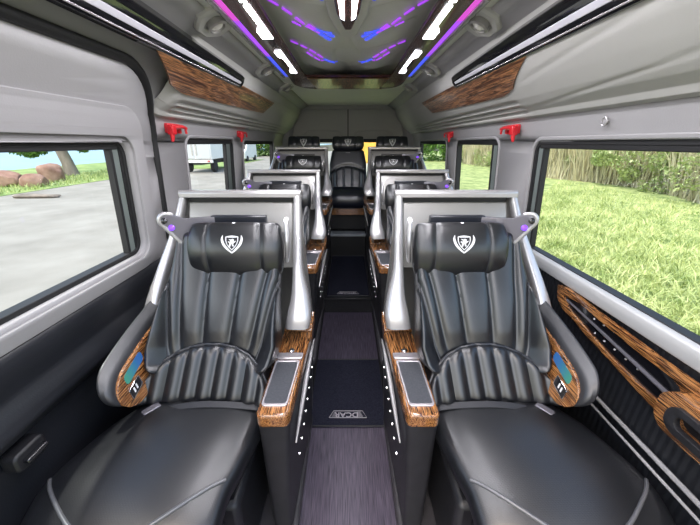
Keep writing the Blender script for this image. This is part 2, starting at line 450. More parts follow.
    for a in (-.56, .56):
        w = MB(); w.tube([hr.P(a, .08+.86*j/24, .0005) for j in range(25)], .0016, 6); w.build('piping', M['piping'], ho)
    c0 = (.0, .64)
    def hm(a, b, h): return hr.P(a/.178, c0[1]+b/.25, h+.0015)
    e, d, l = emblem(hm, .032, ho)
    for mbx, nm, mt in ((d, 'emblem_field', M['emblem_dark']), (l, 'emblem_figure', M['emblem'])):
        mbx.build(nm, mt, ho, smooth=0)
    tb = MB(); tb.prism(rrect(-.006,.006,-.003,.003,.002,3), 0, .0015, lambda a,b,h: hr.P((a)/.178, .90+b/.205, h+.001)); tb.build('label_tab', M['emblem'], ho, smooth=0)
    # headrest strap behind
    st = MB()
    st.rings([[Vector((S*.415+x, y, z)) for x, y in ((-.105,1.19),(.105,1.19),(.105,1.215),(-.105,1.215))] for z in (1.12,1.192)])
    st.build('headrest_sleeve', M['navy'], root, bevel=.004)
    # ears either side of the headrest
    def ear(sg, big):
        w_ = .030 if big else .012
        x0 = S*.415 + sg*.178
        if big: P = [(0,1.15,1.055),(.010,1.13,1.10),(.028,1.10,1.155),(.050,1.075,1.195)]; Wd = [.012,.020,.026,.020]
        else:   P = [(.002,1.16,1.03),(.012,1.14,1.08),(.016,1.13,1.13),(.010,1.15,1.185)]; Wd = [.012,.017,.018,.010]
        P = smooth_path(P, 18); W2 = smooth_path([(q,) for q in Wd], 18)
        rs = []
        for (dx, y, z), (wd,) in zip(P, W2):
            c = Vector((x0+sg*dx, y, z)); th = .009
            rs.append([c+Vector((sg*th*math.cos(k), -abs(0)+wd*1.4*math.sin(k), wd*.8*math.sin(k))) for k in [2*math.pi*q/14 for q in range(14)]])
        m_ = MB(); m_.rings(rs)
        eo = m_.build('headrest_wing', M['silver_dark'] if big else M['silver'], root, smooth=60)
        if big:
            # inner panel reaching behind the headrest
            q = MB(); q.rings([[Vector((S*.445+sg*x, y, z)) for (y, z) in ((1.205-(x-.10)*.9,zb),(1.19-(x-.10)*.9,zb),(1.19-(x-.10)*.9,zt_),(1.205-(x-.10)*.9,zt_))] for x, zb, zt_ in ((.10,1.12,1.20),(.16,1.10,1.20),(.20,1.09,1.20),(.228,1.15,1.215))])
            q.build('wing_panel', M['silver_dark'], eo, bevel=.003)
            for (dx, y, z, mt, nm) in ((.052,1.055,1.196,'blackgloss','wing_lens'),(.047,1.062,1.172,'led_violet_dim','wing_button')):
                g = MB(); g.lathe([(.0,-.004),(.010,-.003),(.011,.004),(.007,.007),(.0,.008)], (x0+sg*dx, y, z), (0-.1*sg,-1,.25), 16)
                g.build(nm, M[mt], eo)
    ear(-S, False)
    wp_ = [(.668,1.190),(.659,1.210),(.636,1.210),(.605,1.190),(.56,1.188),(.48,1.188),(.48,1.14),(.565,1.11),(.578,1.06),(.598,1.062),(.628,1.105),(.655,1.155)]
    wm = lambda a, b, h: (S*a, 1.20 - .09*max(0, (a-.50)/.18)**1.5 + h, b)
    q = sheet(wp_, [], (), (.52,.55,.58,.61,.64,.66)); q.v = [wm(p[0], p[1], 0) for p in q.v]
    eo = q.build('headrest_wing', M['silver_dark'], root, solid=.016, bevel=.004, seg=3, smooth=60, label='large grey headrest wing with two buttons')
    q = MB(); q.tube([wm(a_, b_, -.004) for a_, b_ in smooth_path([(.585,1.06),(.615,1.09),(.650,1.15),(.669,1.19),(.658,1.212),(.633,1.208)], 30)], .008, 10); q.build('wing_rim', M['silver'], eo, smooth=60)
    for a_, b_, mt, nm in ((.653,1.190,'blackgloss','wing_lens'),(.637,1.162,'led_violet_dim','wing_button')):
        g = MB(); g.lathe([(0,-.004),(.010,-.003),(.011,.004),(.007,.007),(0,.008)], wm(a_, b_, -.012), (-.1*S,-1,.25), 16); g.build(nm, M[mt], eo)
    # ---- armrest on the wall side
    ax = lambda v: S*v
    prof = []
    yb, yf = 1.20, .80
    out = [(1.26,.895),(1.26,.74),(1.00,.69),(.87,.648),(.81,.655),(.765,.695),(.757,.745),(.785,.79),(.84,.815),(1.0,.852)]
    sm = smooth_path(out+[out[0]], 60)[:-1]
    # outer pad, leaning outwards towards its top
    am = lambda a, b, h: (ax(lerp(.716, .756, h) + .22*(b-.75)), a, b - .030*(1-h)*max(0, min(1, (b-.70)/.1)))
    a_ = MB(); a_.prism(sm, 0, 1, am)
    ar = a_.build('armrest', M['armpad'], root, bevel=.014, seg=4, smooth=60)
    inl = [(1.20,.850),(1.20,.76),(1.0,.703),(.880,.664),(.818,.668),(.780,.700),(.776,.738),(.805,.774),(.86,.797),(1.0,.826)]
    sm = smooth_path(inl+[inl[0]], 50)[:-1]
    im = lambda a, b, h: (ax(.716 + .22*(b-.75) - h), a, b-.022)
    a_ = MB(); a_.prism(sm, -.006, .0075, im)
    wi = a_.build('wood_inlay', M['wood'], ar, bevel=.002, smooth=40)
    sl_ = lambda pts, a0, b0: [(a0 + a, b0 + a*.27 + b) for a, b in pts]
    a_ = MB(); a_.prism(sl_(rrect(-.052,.052,-.016,.016,.012,4), .875, .772), .006, .0092, im); a_.build('touch_screen', M['screen'], ar, smooth=0, label='small screen glowing blue and green')
    a_ = MB(); a_.prism(sl_(rrect(-.028,.028,-.016,.016,.004,3), .845, .718), .006, .0105, im)
    sw = a_.build('power_switch', M['blackgloss'], ar, bevel=.001, smooth=0)
    a_ = MB(); a_.tube([im(a, b, .010) for a, b in sl_(rrect(-.029,.029,-.017,.017,.005,3), .845, .718)], .0013, 6, closed=True)
    a_.build('switch_frame', M['chrome'], ar)
    for q in (-.010, .004):
        a_ = MB(); a_.prism(sl_(rrect(q-.003,q+.003,-.008,.008,.001,2), .845, .718), .0100, .0115, im); a_.build('switch_mark', M['emblem'], ar, smooth=0)
    # ---- aisle console
    cb = MB()
    cin = lambda b: lerp(.181, .160, max(0, min(1, (b-.75)/.40)))
    cb.rings([[(ax(x+(cin(y)-.160 if x < .23 else 0)), y, z) for x, y in rrect(x0, x1, y0, 1.34, .018, 4)] for z, x0, x1, y0 in ((.06,.195,.282,.79),(.30,.183,.284,.775),(.56,.168,.285,.765),(.62,.162,.285,.760))])
    co = cb.build('console', M['blackplastic'], root, bevel=.004, smooth=50)
    def cmap(a, b, h): return (ax(a + (cin(b)-.160)*(1-(a-.160)/.12)), b, h)
    wt = MB(); wt.prism(rrect(.160,.283,.745,1.215,.022,5), .624, .676, cmap)
    wt.build('wood_top', M['wood'], co, bevel=.011, seg=4, smooth=50)
    wt = MB(); wt.prism([(.160,1.217),(.283,1.217),(.283,1.35),(.160,1.35)], .624, .676, lambda a, b, h: (ax(a), b, h + .16*(b-1.217)))
    wt.build('wood_lid', M['wood'], co, bevel=.005, seg=3, smooth=50)
    tr = MB()
    o = rrect(.174,.272,.780,1.008,.014,5); i_ = rrect(.181,.265,.790,.996,.010,5)
    n = len(o); vs = []
    for pl, z in ((o,.6755),(o,.6815),(i_,.6815),(i_,.6755)): vs += [cmap(a, b, z) for a, b in pl]
    fs = []
    for q in range(4):
        for k in range(n):
            k2 = (k+1) % n; fs.append((q*n+k, q*n+k2, ((q+1) % 4)*n+k2, ((q+1) % 4)*n+k))
    tr.add(vs, fs); tr.build('tray_frame', M['trim_silver'], co, bevel=.0015, smooth=50)
    tp = MB(); tp.prism(i_, .6755, .6785, cmap); tp.build('tray_pad', M['pad'], co, smooth=0)
    cl = MB(); cl.prism(rrect(.168,.276,1.012,1.048,.006,3), .675, .684, cmap); cl.build('lid_catch', M['trim_silver'], co, bevel=.002)
    kb = MB(); kb.lathe([(0,.0),(.011,.0),(.012,.008),(.008,.013),(0,.014)], (ax(.222),1.060,.677), (0,0,1), 18); kb.build('lid_button', M['chrome'], co)
    # aisle-facing silver swoosh and studs on the console
    s1 = MB(); s1.tube([(ax(lerp(.178,.156,k/12)-.002), lerp(.80,1.24,(k/12)), lerp(.50,.615,math.sin(k/12*1.5))) for k in range(13)], [.003+.007*math.sin(math.pi*k/12) for k in range(13)], 8)
    s1.build('swoosh_trim', M['silver'], co)
    for k in range(8):
        s2 = MB(); s2.lathe([(0,0),(.006,0),(.005,.004),(0,.005)], (ax(.176-.001*k), .84+k*.055, .40+.010*k), (-S,0,0), 10)
        s2.build('stud', M['chrome'], co)
    # ---- privacy shell
    def bar(pts, nm='shell_rail', mat='silver'):
        """pts: (x, y, z, halfx, halfy)"""
        P = smooth_path(pts, 40); rs = []
        for i, (x, y, z, hx, hy) in enumerate(P):
            rs.append([Vector((ax(x)+hx*cs, y+hy*sn, z)) for cs, sn in [((abs(math.cos(k))**.6)*math.copysign(1, math.cos(k)), (abs(math.sin(k))**.6)*math.copysign(1, math.sin(k))) for k in [2*math.pi*(q+.5)/20 for q in range(20)]]])
        m_ = MB(); m_.rings(rs); return m_
    sh = MB()
    # U-shaped body behind the seat: aisle side, back, wall side
    prof2 = []
    def plan(z):
        tb_ = [(.10,.0),(.70,.0),(1.25,1.)]
        k = interp(tb_, z)
        yfa = interp([(.10,1.30),(.66,1.24),(.80,1.15),(.90,1.19),(1.05,1.265),(1.24,1.36)], z)
        yfw = interp([(.10,1.25),(.80,1.15),(.90,1.19),(1.05,1.265),(1.24,1.36)], z)
        xi = interp([(.10,.195),(.66,.17),(.80,.178),(.95,.190),(1.24,.200)], z)
        xo = interp([(.10,.80),(.80,.775),(1.0,.745),(1.24,.700)], z)
        yb_ = 1.405
        return xi, xo, yfa, yfw, yb_
    rs = []
    for z in (.10,.40,.66,.74,.80,.86,.92,.98,1.05,1.12,1.18,1.235):
        xi, xo, yfa, yfw, yb_ = plan(z); t_ = .014
        o = [(xi,yfa),(xi,lerp(yfa,yb_,.5)),(xi,yb_-.03),(xi+.01,yb_-.008),(xi+.03,yb_),(xo-.03,yb_),(xo-.01,yb_-.008),(xo,yb_-.03),(xo,lerp(yfw,yb_,.5)),(xo,yfw)]
        i2 = [(xo-t_,yfw),(xo-t_,lerp(yfw,yb_,.5)),(xo-t_,yb_-.035),(xo-.02,yb_-.022),(xo-.035,yb_-t_),(xi+.035,yb_-t_),(xi+.02,yb_-.022),(xi+t_,yb_-.035),(xi+t_,lerp(yfa,yb_,.5)),(xi+t_,yfa)]
        rs.append([(ax(x), y, z) for x, y in o+i2])
    sh.rings(rs); so = sh.build('privacy_shell', M['pearl'], root, smooth=50)
    bar([(.205,1.125,.755,.049,.030),(.198,1.145,.80,.049,.040),(.196,1.18,.87,.036,.036),(.205,1.225,.97,.021,.030),(.209,1.29,1.10,.017,.028),(.212,1.345,1.21,.016,.026),(.212,1.365,1.255,.016,.026)]).build('shell_rail', M['silver'], so, smooth=60)
    bar([(.778,1.12,.785,.030,.03),(.780,1.14,.83,.029,.036),(.770,1.18,.90,.025,.034),(.745,1.25,1.01,.020,.030),(.716,1.31,1.12,.016,.028),(.692,1.36,1.235,.014,.026),(.688,1.365,1.255,.014,.026)]).build('shell_rail', M['silver'], so, smooth=60)
    tp_ = MB(); x0, x1 = sorted((ax(.196), ax(.704)))
    tp_.prism([(1.335,1.236),(1.335,1.258),(1.345,1.266),(1.40,1.262),(1.412,1.25),(1.412,1.236)], x0, x1, lambda a, b, h: (h, a, b))
    tp_.build('shell_top_rail', M['silver'], so, bevel=.004, smooth=50)
    # recessed screen-like panel inside the shell, with a black strip standing in for the shadow below the top rail
    sl = MB(); sl.box(min(ax(.228),ax(.674)), max(ax(.228),ax(.674)), 1.365, 1.39, 1.216, 1.238); sl.build('painted_shadow_strip', M['black'], so, smooth=0)
    ip = MB(); ip.rings([[(ax(.232), y, z), (ax(.670), y, z), (ax(.670), 1.388, z), (ax(.232), 1.388, z)] for y, z in ((1.27,.95),(1.31,1.08),(1.335,1.17),(1.355,1.214))])
    ip.build('inner_panel', M['pearl'], so, bevel=.004)
    # ---- belt
    bl = MB()
    def strap(pts, w):
        P = smooth_path(pts, 24)
        return [[(x, y-.0, z), (x+.0, y+w, z+w*.25), (x, y+w, z+w*.25+.003), (x, y, z+.003)] for x, y, z in P]
    bl.rings(strap([(ax(.27),.845,.585),(ax(.36),.842,.604),(ax(.50),.835,.616),(ax(.62),.825,.600),(ax(.72),.80,.555)], .022))
    be = bl.build('seat_belt', M['belt'], root, smooth=50)
    bb = MB(); bb.box(-.014,.014,-.028,.028,-.006,.006)
    rm = Matrix.Translation(Vector((ax(.665), .84, .606))) @ Matrix.Rotation(R(35)*S, 4, 'Z')
    bb.v = [tuple(rm @ Vector(p)) for p in bb.v]; bb.build('belt_buckle', M['silver_dark'], be, bevel=.004)
    return root
M['darkgrey'] = noisy('dark_grey_plinth', (.035,.034,.038), (.05,.048,.054), 20, .45)
M['trim_silver'] = simple('satin_trim', (.62,.58,.60), .25, .7)
M['belt'] = simple('belt_webbing', (.022,.023,.027), .55)
M['led_violet_dim'] = simple('violet_button', (.15,.05,.5), .25, emit=(.20,.06,.9), estr=.9)

def copy_tree(o, parent=None):
    c = o.copy(); COL.objects.link(c)
    if parent is not None: c.parent = parent
    for ch in o.children: copy_tree(ch, c)
    return c
for S, side in ((-1, 'left'), (1, 'right')):
    wall = 'left window with the pale road outside' if S < 0 else 'right window with the meadow outside'
    g = 'captain seats in two rows along the aisle'
    labs = ['front black captain seat beside the ' + wall,
            'middle captain seat of the %s row, mostly hidden behind the front seat shell' % side,
            'raised captain seat third back on the %s side, emblem headrest showing above the shells' % side]
    proto = make_captain_seat(S, 'captain_seat', labs[0], g)
    for i, (dy, dz) in enumerate(((.98, .20), (1.96, .34))):
        c = copy_tree(proto); c.location = proto.location + Vector((0, dy, dz)); c.scale = (1, 1, .85); c['label'] = labs[i+1]
world_org()

# ------------------------------------------------------------------ rear bench seats (three narrow seats)
def make_rear_seat(x, label):
    root = thing('rear_seat', (x, 3.95, .461), label, 'seat', 'three seats across the back of the van')
    CX = lambda y: x
    b = MB(); b.box(x-.215, x+.215, 3.79, 4.14, .461, .70); b.build('seat_base', M['black'], root, bevel=.012)
    b = MB(); b.prism(rrect(x-.222, x+.222, .655, .735, .012, 4), 3.72, 3.80, lambda a, bb, h: (a, h, bb)); b.build('wood_band', M['wood'], root, bevel=.004)
    cu = Pad([(3.735,.76),(3.71,.80),(3.715,.855),(3.76,.895),(3.86,.905),(4.02,.885)], [(0,.222),(1,.215)], [(0,.09),(1,.11)], 5, cx=CX, puff=lambda a, t: .006*(1-a*a), et=.1)
    cu.mesh(30, 24).build('seat_cushion', M['navy'], root, smooth=60)
    def pf(a, t):
        arch = .66 - .18*abs(a)**2.2
        inner = abs(a) < .62 and t < arch-.02
        h = .012*(1-math.exp(-((t-arch)/.022)**2)) if abs(a) < .97 else 0
        if inner: h *= (1-math.exp(-((abs(a)-.22)/.035)**2))*.7+.3
        else: h += .022*min(1, max(0, (abs(a)-.62))/.2)*(t < arch)
        h -= .008*math.exp(-((abs(a)-.66)/.03)**2)*(t < arch)
        return h
    bk = Pad([(4.03,.875),(4.06,1.00),(4.11,1.18),(4.16,1.365)], [(0,.205),(.3,.232),(.7,.228),(.92,.20),(1,.185)], .09, 5, cx=CX, puff=pf, et=.07)
    bk.mesh(70, 44).build('backrest', M['navy'], root, smooth=60)
    hr = Pad([(4.13,1.375),(4.115,1.42),(4.13,1.475),(4.15,1.505)], [(0,.17),(.3,.195),(1,.185)], .08, 5, cx=CX, puff=lambda a, t: seampuff([-1.05,-.5,.5,1.05], .008)(a), et=.2)
    h = hr.mesh(40, 20).build('headrest', M['navy'], root, smooth=60)
    hm = lambda a, b, hh: hr.P(a/.19, .52+b/.14, hh+.002)
    e, d, l = emblem(hm, .030, h); d.build('emblem_field', M['emblem_dark'], h, smooth=0); l.build('emblem_figure', M['emblem'], h, smooth=0)
    t = MB(); t.prism([(-.03,-.003),(.03,-.003),(.03,.003),(-.03,.003)], 0, .002, lambda a, b, hh: bk.P(a/.22, .90+b/.5, hh+.002)); t.build('pull_tab', M['silver'], root, smooth=0)
    for sg in (-1, 1):
        a = MB(); a.prism(rrect(3.80, 4.08, 1.00, 1.06, .025, 4), x+sg*.228, x+sg*.262, lambda p, q, hh: (hh, p, q)); a.build('armrest', M['pad'], root, bevel=.008)
make_rear_seat(0.0, 'narrow black rear seat facing down the aisle, in the middle of the back row')
make_rear_seat(-.53, 'rear seat at the left end of the back row, mostly hidden by grey shells')
make_rear_seat(.53, 'rear seat at the right end of the back row, mostly hidden by grey shells')
world_org()

# ------------------------------------------------------------------ floor, steps, mats
Y0, Y1 = -.12, 4.60
S_ = lambda mb, name, mat, **k: mb.build(name, mat, None, kind='structure', **k)
fl = MB(); fl.box(-.86, .86, Y0, Y1, -.05, 0); S_(fl, 'floor', M['floor'], smooth=0)
st = MB(); st.box(-.22, .22, 2.575, 3.88, 0, .147)
S_(st, 'floor', M['darkfloor'], bevel=.004)
for sx in (-1, 1):
    for y0_, y1_, h_ in ((1.46, 2.40, .20), (2.40, 3.88, .34)):
        st = MB(); st.box(min(sx*.86, sx*.215), max(sx*.86, sx*.215), y0_, y1_, 0, h_); S_(st, 'floor', M['darkfloor'], bevel=.006)
st = MB(); st.box(-.86,.86,3.875,Y1,0,.461); S_(st, 'floor', M['darkfloor'], bevel=.004)
def mat_thing(x0, x1, y0, y1, z, label, textscale=1., yt=None):
    cx = (x0+x1)/2
    root = thing('floor_mat', (cx, (y0+y1)/2, z), label, 'floor mat', 'dark carpet mats along the aisle')
    m_ = MB(); m_.prism(rrect(x0, x1, y0, y1, .012, 3), z, z+.010, lambda a, b, h: (a, b, h)); m_.build('carpet', M['mat'], root, bevel=.003)
    e = MB(); e.tube([(a, b, z+.009) for a, b in rrect(x0+.003, x1-.003, y0+.003, y1-.003, .010, 3)], .004, 6, closed=True); e.build('edge_binding', M['black'], root)
    k = textscale; yt = yt or y0+.08
    # badge: trapezoid outline, stripes and letters, read from the rear of the van
    t = MB(); zt = z+.0102
    L = lambda pts, w=.0022*k: t.tube([(cx+a*k, yt+b*k, zt) for a, b in pts], w*.5, 5)
    L([(-.105,-.022),(-.082,.026),(.082,.026),(.105,-.022),(-.105,-.022)], .004)
    for q in range(5): L([(.05,.017-q*.0075),(.072+q*.003,.017-q*.0075)], .0028)
    for q in range(5): L([(-.078-q*.0035,.017-q*.0075),(-.066,.017-q*.0075)], .0022)
    t.build('badge_outline', M['badge'], root)
    cu = bpy.data.curves.new('t', 'FONT'); cu.body = 'DCAR'; cu.size = .047*k; cu.align_x = 'CENTER'; cu.align_y = 'CENTER'; cu.extrude = .0006; cu.offset = .0006
    o = bpy.data.objects.new('t', cu); COL.objects.link(o); me = bpy.data.meshes.new_from_object(o); bpy.data.objects.remove(o)
    b = MB(); rot = Matrix.Translation(Vector((cx-.008*k, yt-.001, zt+.0006))) @ Matrix.Rotation(math.pi, 4, 'Z') @ Matrix.Scale(1.05, 4, Vector((1,0,0)))
    b.add([tuple(rot @ v.co) for v in me.vertices], [list(p.vertices) for p in me.polygons]); b.build('lettering', M['badge'], root, smooth=0)
    world_org()
M['strip_grey'] = simple('step_strip_grey', (.30,.32,.34), .5)
M['badge'] = simple('badge_thread', (.33,.31,.34), .5)
mat_thing(-.225, .225, 1.315, 1.89, 0, 'black carpet mat with DCAR lettering on the purple floor, nearest of the aisle mats')
mat_thing(-.20, .20, 2.60, 3.69, .147, 'long dark carpet mat with badge on the raised middle step of the aisle', .95, 2.66)
root = thing('step_edge_strip', (0, 3.88, .461), 'grey strip with small lettering along the rear platform edge', 'trim strip')
m_ = MB(); m_.box(-.21,.21,3.70,3.873,.398,.425); m_.build('strip', M['strip_grey'], root, bevel=.004)
m_ = MB(); m_.box(-.208,.208,3.705,3.873,.147,.398); m_.build('riser', M['black'], root, smooth=0)
m_ = MB(); 
for k in range(5): m_.box(-.05+k*.022, -.034+k*.022, 3.705, 3.725, .425, .4265)
m_.build('lettering', M['badge'], root, smooth=0)
root = thing('step_edge_strip', (0, 2.57, .147), 'thin dark nosing along the edge of the first aisle step', 'trim strip')
m_ = MB(); m_.box(-.205,.205,2.562,2.60,.135,.152); m_.build('strip', M['blackplastic'], root, bevel=.003)
world_org()

# ------------------------------------------------------------------ side walls
def prof(z):
    return interp([(0,.83),(.3,.865),(.93,.885),(1.46,.855),(1.56,.83),(1.70,.755),(1.78,.70),(1.85,.62),(1.905,.50)], z)
def wallmap(S, off=0.):
    return lambda p: (S*(prof(p[1])+off), p[0], p[1])
ZC = [1.0,1.1,1.2,1.3,1.4,1.46,1.5,1.53,1.56,1.59,1.62,1.66,1.70,1.73,1.76,1.79,1.82,1.85,1.88]
WIN = {1: [(.02,1.555,.965,1.455),(1.93,2.68,.965,1.465),(2.96,4.05,.965,1.465)],
       -1: [(.02,1.30,1.02,1.455),(1.80,2.54,.965,1.47),(2.78,3.9,.965,1.465)]}
for S, side in ((1,'right'),(-1,'left')):
    w = sheet([(Y0,.90),(Y1,.90),(Y1,1.905),(Y0,1.905)], [rrect(a-.005,b+.005,c-.005,d+.005,.05) for a,b,c,d in WIN[S]], ZC)
    w.v = [wallmap(S, .012)(p) for p in w.v]
    S_(w, 'wall_'+side, M['wall'], solid=.024, smooth=60)
    # dark lower lining
    lo = MB()
    zs = [0,.15,.3,.5,.7,.85,.93]
    lo.rings([[(S*(prof(z)+.02), Y0, z), (S*prof(z)-S*.004, Y0, z), (S*prof(z)-S*.004, Y1, z), (S*(prof(z)+.02), Y1, z)] for z in zs])
    S_(lo, 'wall_'+side, M['ribbed'] if S > 0 else M['darkwall'], smooth=50)
    # waist ledge below the glass
    if S > 0:
        lg = MB(); lg.prism([(.905,.972),(.880,.974),(.868,.966),(.862,.945),(.866,.918),(.885,.912),(.905,.912)], Y0, 4.5, lambda a, b, h: (S*a, h, b))
        S_(lg, 'trim_1', M['sill'] if 'sill' in M else M['silver'], bevel=.004, smooth=50)
    for n, (a, b, c, d) in enumerate(WIN[S]):
        idx = n+1 if S > 0 else n+4
        root = bpy.data.objects.new('window_%d' % idx, None); COL.objects.link(root); root.location = (S*.87, (a+b)/2, c)
        setp(root, kind='structure'); ORG[0] = root.location.copy()
        g = MB(); o = rrect(a-.004,b+.004,c-.004,d+.004,.05); nn = len(o)
        g.add([(S*(prof(q)+.030), p, q) for p, q in o], [tuple(range(nn))])
        g.build('pane', M['glass'], root, smooth=0)
        def rim(i0, i1, x0, x1, nm, mt, r=.05, bev=.002):
            A = rrect(a-i0,b+i0,c-i0,d+i0,r+i0); B = rrect(a-i1,b+i1,c-i1,d+i1,max(.008, r+i1)); k = len(A)
            vs = [(S*(prof(q)+x0), p, q) for p, q in A]+[(S*(prof(q)+x1), p, q) for p, q in A]+[(S*(prof(q)+x1), p, q) for p, q in B]+[(S*(prof(q)+x0), p, q) for p, q in B]
            f = []
            for u in range(4):
                for j in range(k):
                    j2 = (j+1) % k; f.append((u*k+j, u*k+j2, ((u+1) % 4)*k+j2, ((u+1) % 4)*k+j))
            m2 = MB(); m2.add(vs, f); return m2.build(nm, M[mt], root, bevel=bev, smooth=40)
        rim(.006, -.012, .002, .040, 'rubber_frame', 'seal')
        rim(.020, .004, -.008, .006, 'window_surround', 'wall', r=.05, bev=.004)
        # sliding-pane rails: grey-green upright near the end and the dark head rail
        if n == 0 and S > 0: ups = [(b-.055, b-.018, 'rail')]
        elif n == 0: ups = [(b-.060, b-.026, 'rail')]
        elif n == 1: ups = [(a+.03, a+.09, 'rail')] if S > 0 else [(b-.13, b-.05, 'rail')]
        else: ups = []
        for u0, u1, mt in ups:
            m2 = MB(); m2.rings([[(S*(prof(z)+q), y, z) for q, y in ((.008,u0),(.008,u1),(.028,u1),(.028,u0))] for z in (c+.005, (c+d)/2, d-.005)])
            m2.build('sash_rail', M[mt], root, bevel=.003)
            for y0_, y1_ in ((u0-.014,u0),(u1,u1+.016)):
                m2 = MB(); m2.rings([[(S*(prof(z)+q), y, z) for q, y in ((.006,y0_),(.006,y1_),(.028,y1_),(.028,y0_))] for z in (c+.005, (c+d)/2, d-.005)])
                m2.build('rubber_strip', M['seal'], root)
        m2 = MB(); m2.rings([[(S*(prof(z)+q), y, z) for q, z in ((.004,d+.002),(.004,d-.028),(.028,d-.028),(.028,d+.002))] for y in (a+.03, b-.03)])
        m2.build('head_rail', M['seal'], root, bevel=.003)
        world_org()
# left sliding door panel, standing slightly proud of the wall, with its black seal
root = bpy.data.objects.new('door_1', None); COL.objects.link(root); root.location = (-.88, .5, .9); setp(root, kind='structure'); ORG[0] = root.location.copy()
def door_outline(off=0.):
    pts = []
    zt, yr = 1.700+off, 1.470+off
    pts += [(Y0, .90), (yr, .90), (yr, 1.30)]
    for k in range(13):
        t = R(90*k/12); pts.append((yr-.27+.27*math.cos(t) - .00, zt-.30+.30*math.sin(t)))
    pts += [(Y0, zt)]
    return pts
hole = rrect(.015,1.305,1.015,1.46,.055)
dd = sheet(door_outline(), [hole], ZC)
dd.v = [(-(prof(p[1])-.006), p[0], p[1]) for p in dd.v]
dp = dd.build('door_lining', M['wall'], root, solid=.022, smooth=60)
pr = sheet(rrect(-.30,1.385,.955,1.575,.12,8), [rrect(.0,1.32,1.0,1.475,.065,8)], ZC)
pr.v = [(-(prof(p[1])-.020), p[0], p[1]) for p in pr.v]
pr.build('window_panel', M['wall'], dp, solid=.014, bevel=.005, smooth=60)
so = MB(); so.tube([(-(prof(z)-.012), y, z) for y, z in door_outline(.012)[1:]], .017, 10); so.build('door_seal', M['seal'], root)
# ledges and pull recess of the dark lower door lining
m2 = MB(); m2.prism([(.90,.955),(.862,.955),(.850,.935),(.852,.90),(.858,.84),(.835,.80),(.825,.77),(.84,.74),(.88,.72)], Y0, 1.50, lambda a, b, h: (-a, h, b)); m2.build('lower_lining', M['darkwall'], root, bevel=.008, smooth=50)
m2 = MB(); m2.prism(rrect(.57,.655,.66,.715,.015,4), .828, .87, lambda a, b, h: (-h, a, b)); lat = m2.build('latch_plate', M['black'], root, bevel=.006)
m2 = MB(); m2.prism(rrect(.585,.645,.682,.695,.005,4), .812, .83, lambda a, b, h: (-h, a, b)); m2.build('latch_lever', M['blackgloss'], lat, bevel=.003)
m2 = MB(); m2.lathe([(0,0),(.006,0),(.006,.004),(0,.005)], (-.872,1.16,.992), (0,0,1), 12); 
world_org()
# right lower: zebra wood inlay with gloss insert and pull cup
root = thing('side_trim_panel', (.86, .8, .85), 'zebra wood side trim with glossy black insert and cup pull, under the right window', 'trim panel')
WX = .868
woP = [(1.19,.908),(1.175,.86),(1.13,.83),(1.07,.822),(.98,.80),(.88,.785),(.77,.765),(.68,.752),(.57,.745),(.30,.742),(.10,.745),(.10,.885),(.45,.890),(.63,.893),(.80,.899),(1.00,.908),(1.12,.918)]
woP = [(a, b) for a, b in smooth_path(woP+[woP[0]], 90)[:-1]]
inP = [(1.145,.882),(1.10,.850),(1.0,.825),(.90,.803),(.80,.790),(.70,.782),(.655,.80),(.665,.862),(.80,.872),(.95,.884),(1.06,.894)]
inP = smooth_path(inP+[inP[0]], 60)[:-1]
m2 = sheet(woP, [inP]); m2.v = [(WX-.006, p[0], p[1]) for p in m2.v]; wp = m2.build('wood_surround', M['wood'], root, solid=.014, bevel=.004, smooth=40)
m2 = MB(); m2.prism(inP, 0, 1, lambda a, b, h: (WX-.002-h*.004, a, b)); bi = m2.build('gloss_insert', M['blackgloss'], root, smooth=30)
m2 = MB(); m2.tube([(WX-.008, lerp(1.125,.66,k/12), lerp(.873,.815,k/12)) for k in range(13)], [.0035+.0035*k/12 for k in range(13)], 8); m2.build('silver_spear', M['silver_dark'], bi)
m2 = MB()
for k in range(5):
    y = .98-.045*k; m2.lathe([(0,0),(.004,0),(.0025,.003),(0,.0035)], (WX-.006, y, .873+.002*k), (-1,0,0), 8)
    m2.lathe([(0,0),(.004,0),(.0025,.003),(0,.0035)], (WX-.006, y-.02, .828-.002*k), (-1,0,0), 8)
m2.build('stud_row', M['silver'], bi)
cupo = rrect(.30,.635,.765,.858,.038,8); cupi = rrect(.325,.61,.785,.838,.026,8)
m2 = sheet(rrect(.28,.66,.755,.872,.045,8), [cupi]); m2.v = [(.835, p[0], p[1]) for p in m2.v]
cw = m2.build('cup_pull', M['wood'], root, solid=.05, bevel=.008, smooth=40)
m2 = sheet(rrect(.312,.625,.775,.848,.032,8), [rrect(.336,.600,.794,.830,.018,8)]); m2.v = [(.808, p[0], p[1]) for p in m2.v]; m2.build('cup_rim', M['blackplastic'], cw, solid=.016, bevel=.004, smooth=40)
m2 = MB(); m2.box(.835,.858,.32,.615,.78,.842); m2.build('cup_well', M['black'], cw, smooth=0)
world_org()
root = thing('seat_rail', (.85, .7, .62), 'pair of silver rail strips low on the right wall beside the front seat', 'rail', )
for dz, r_ in ((0,.007),(.030,.0045)):
    m2 = MB(); m2.tube([(prof(.62)-.022-dz*.3, y, .628-dz+.012*(y-.6)) for y in (Y0,.2,.6,1.0,1.22)], [r_, r_, r_, r_*.8, r_*.2], 8); m2.build('rail_strip', M['silver'], root)
world_org()

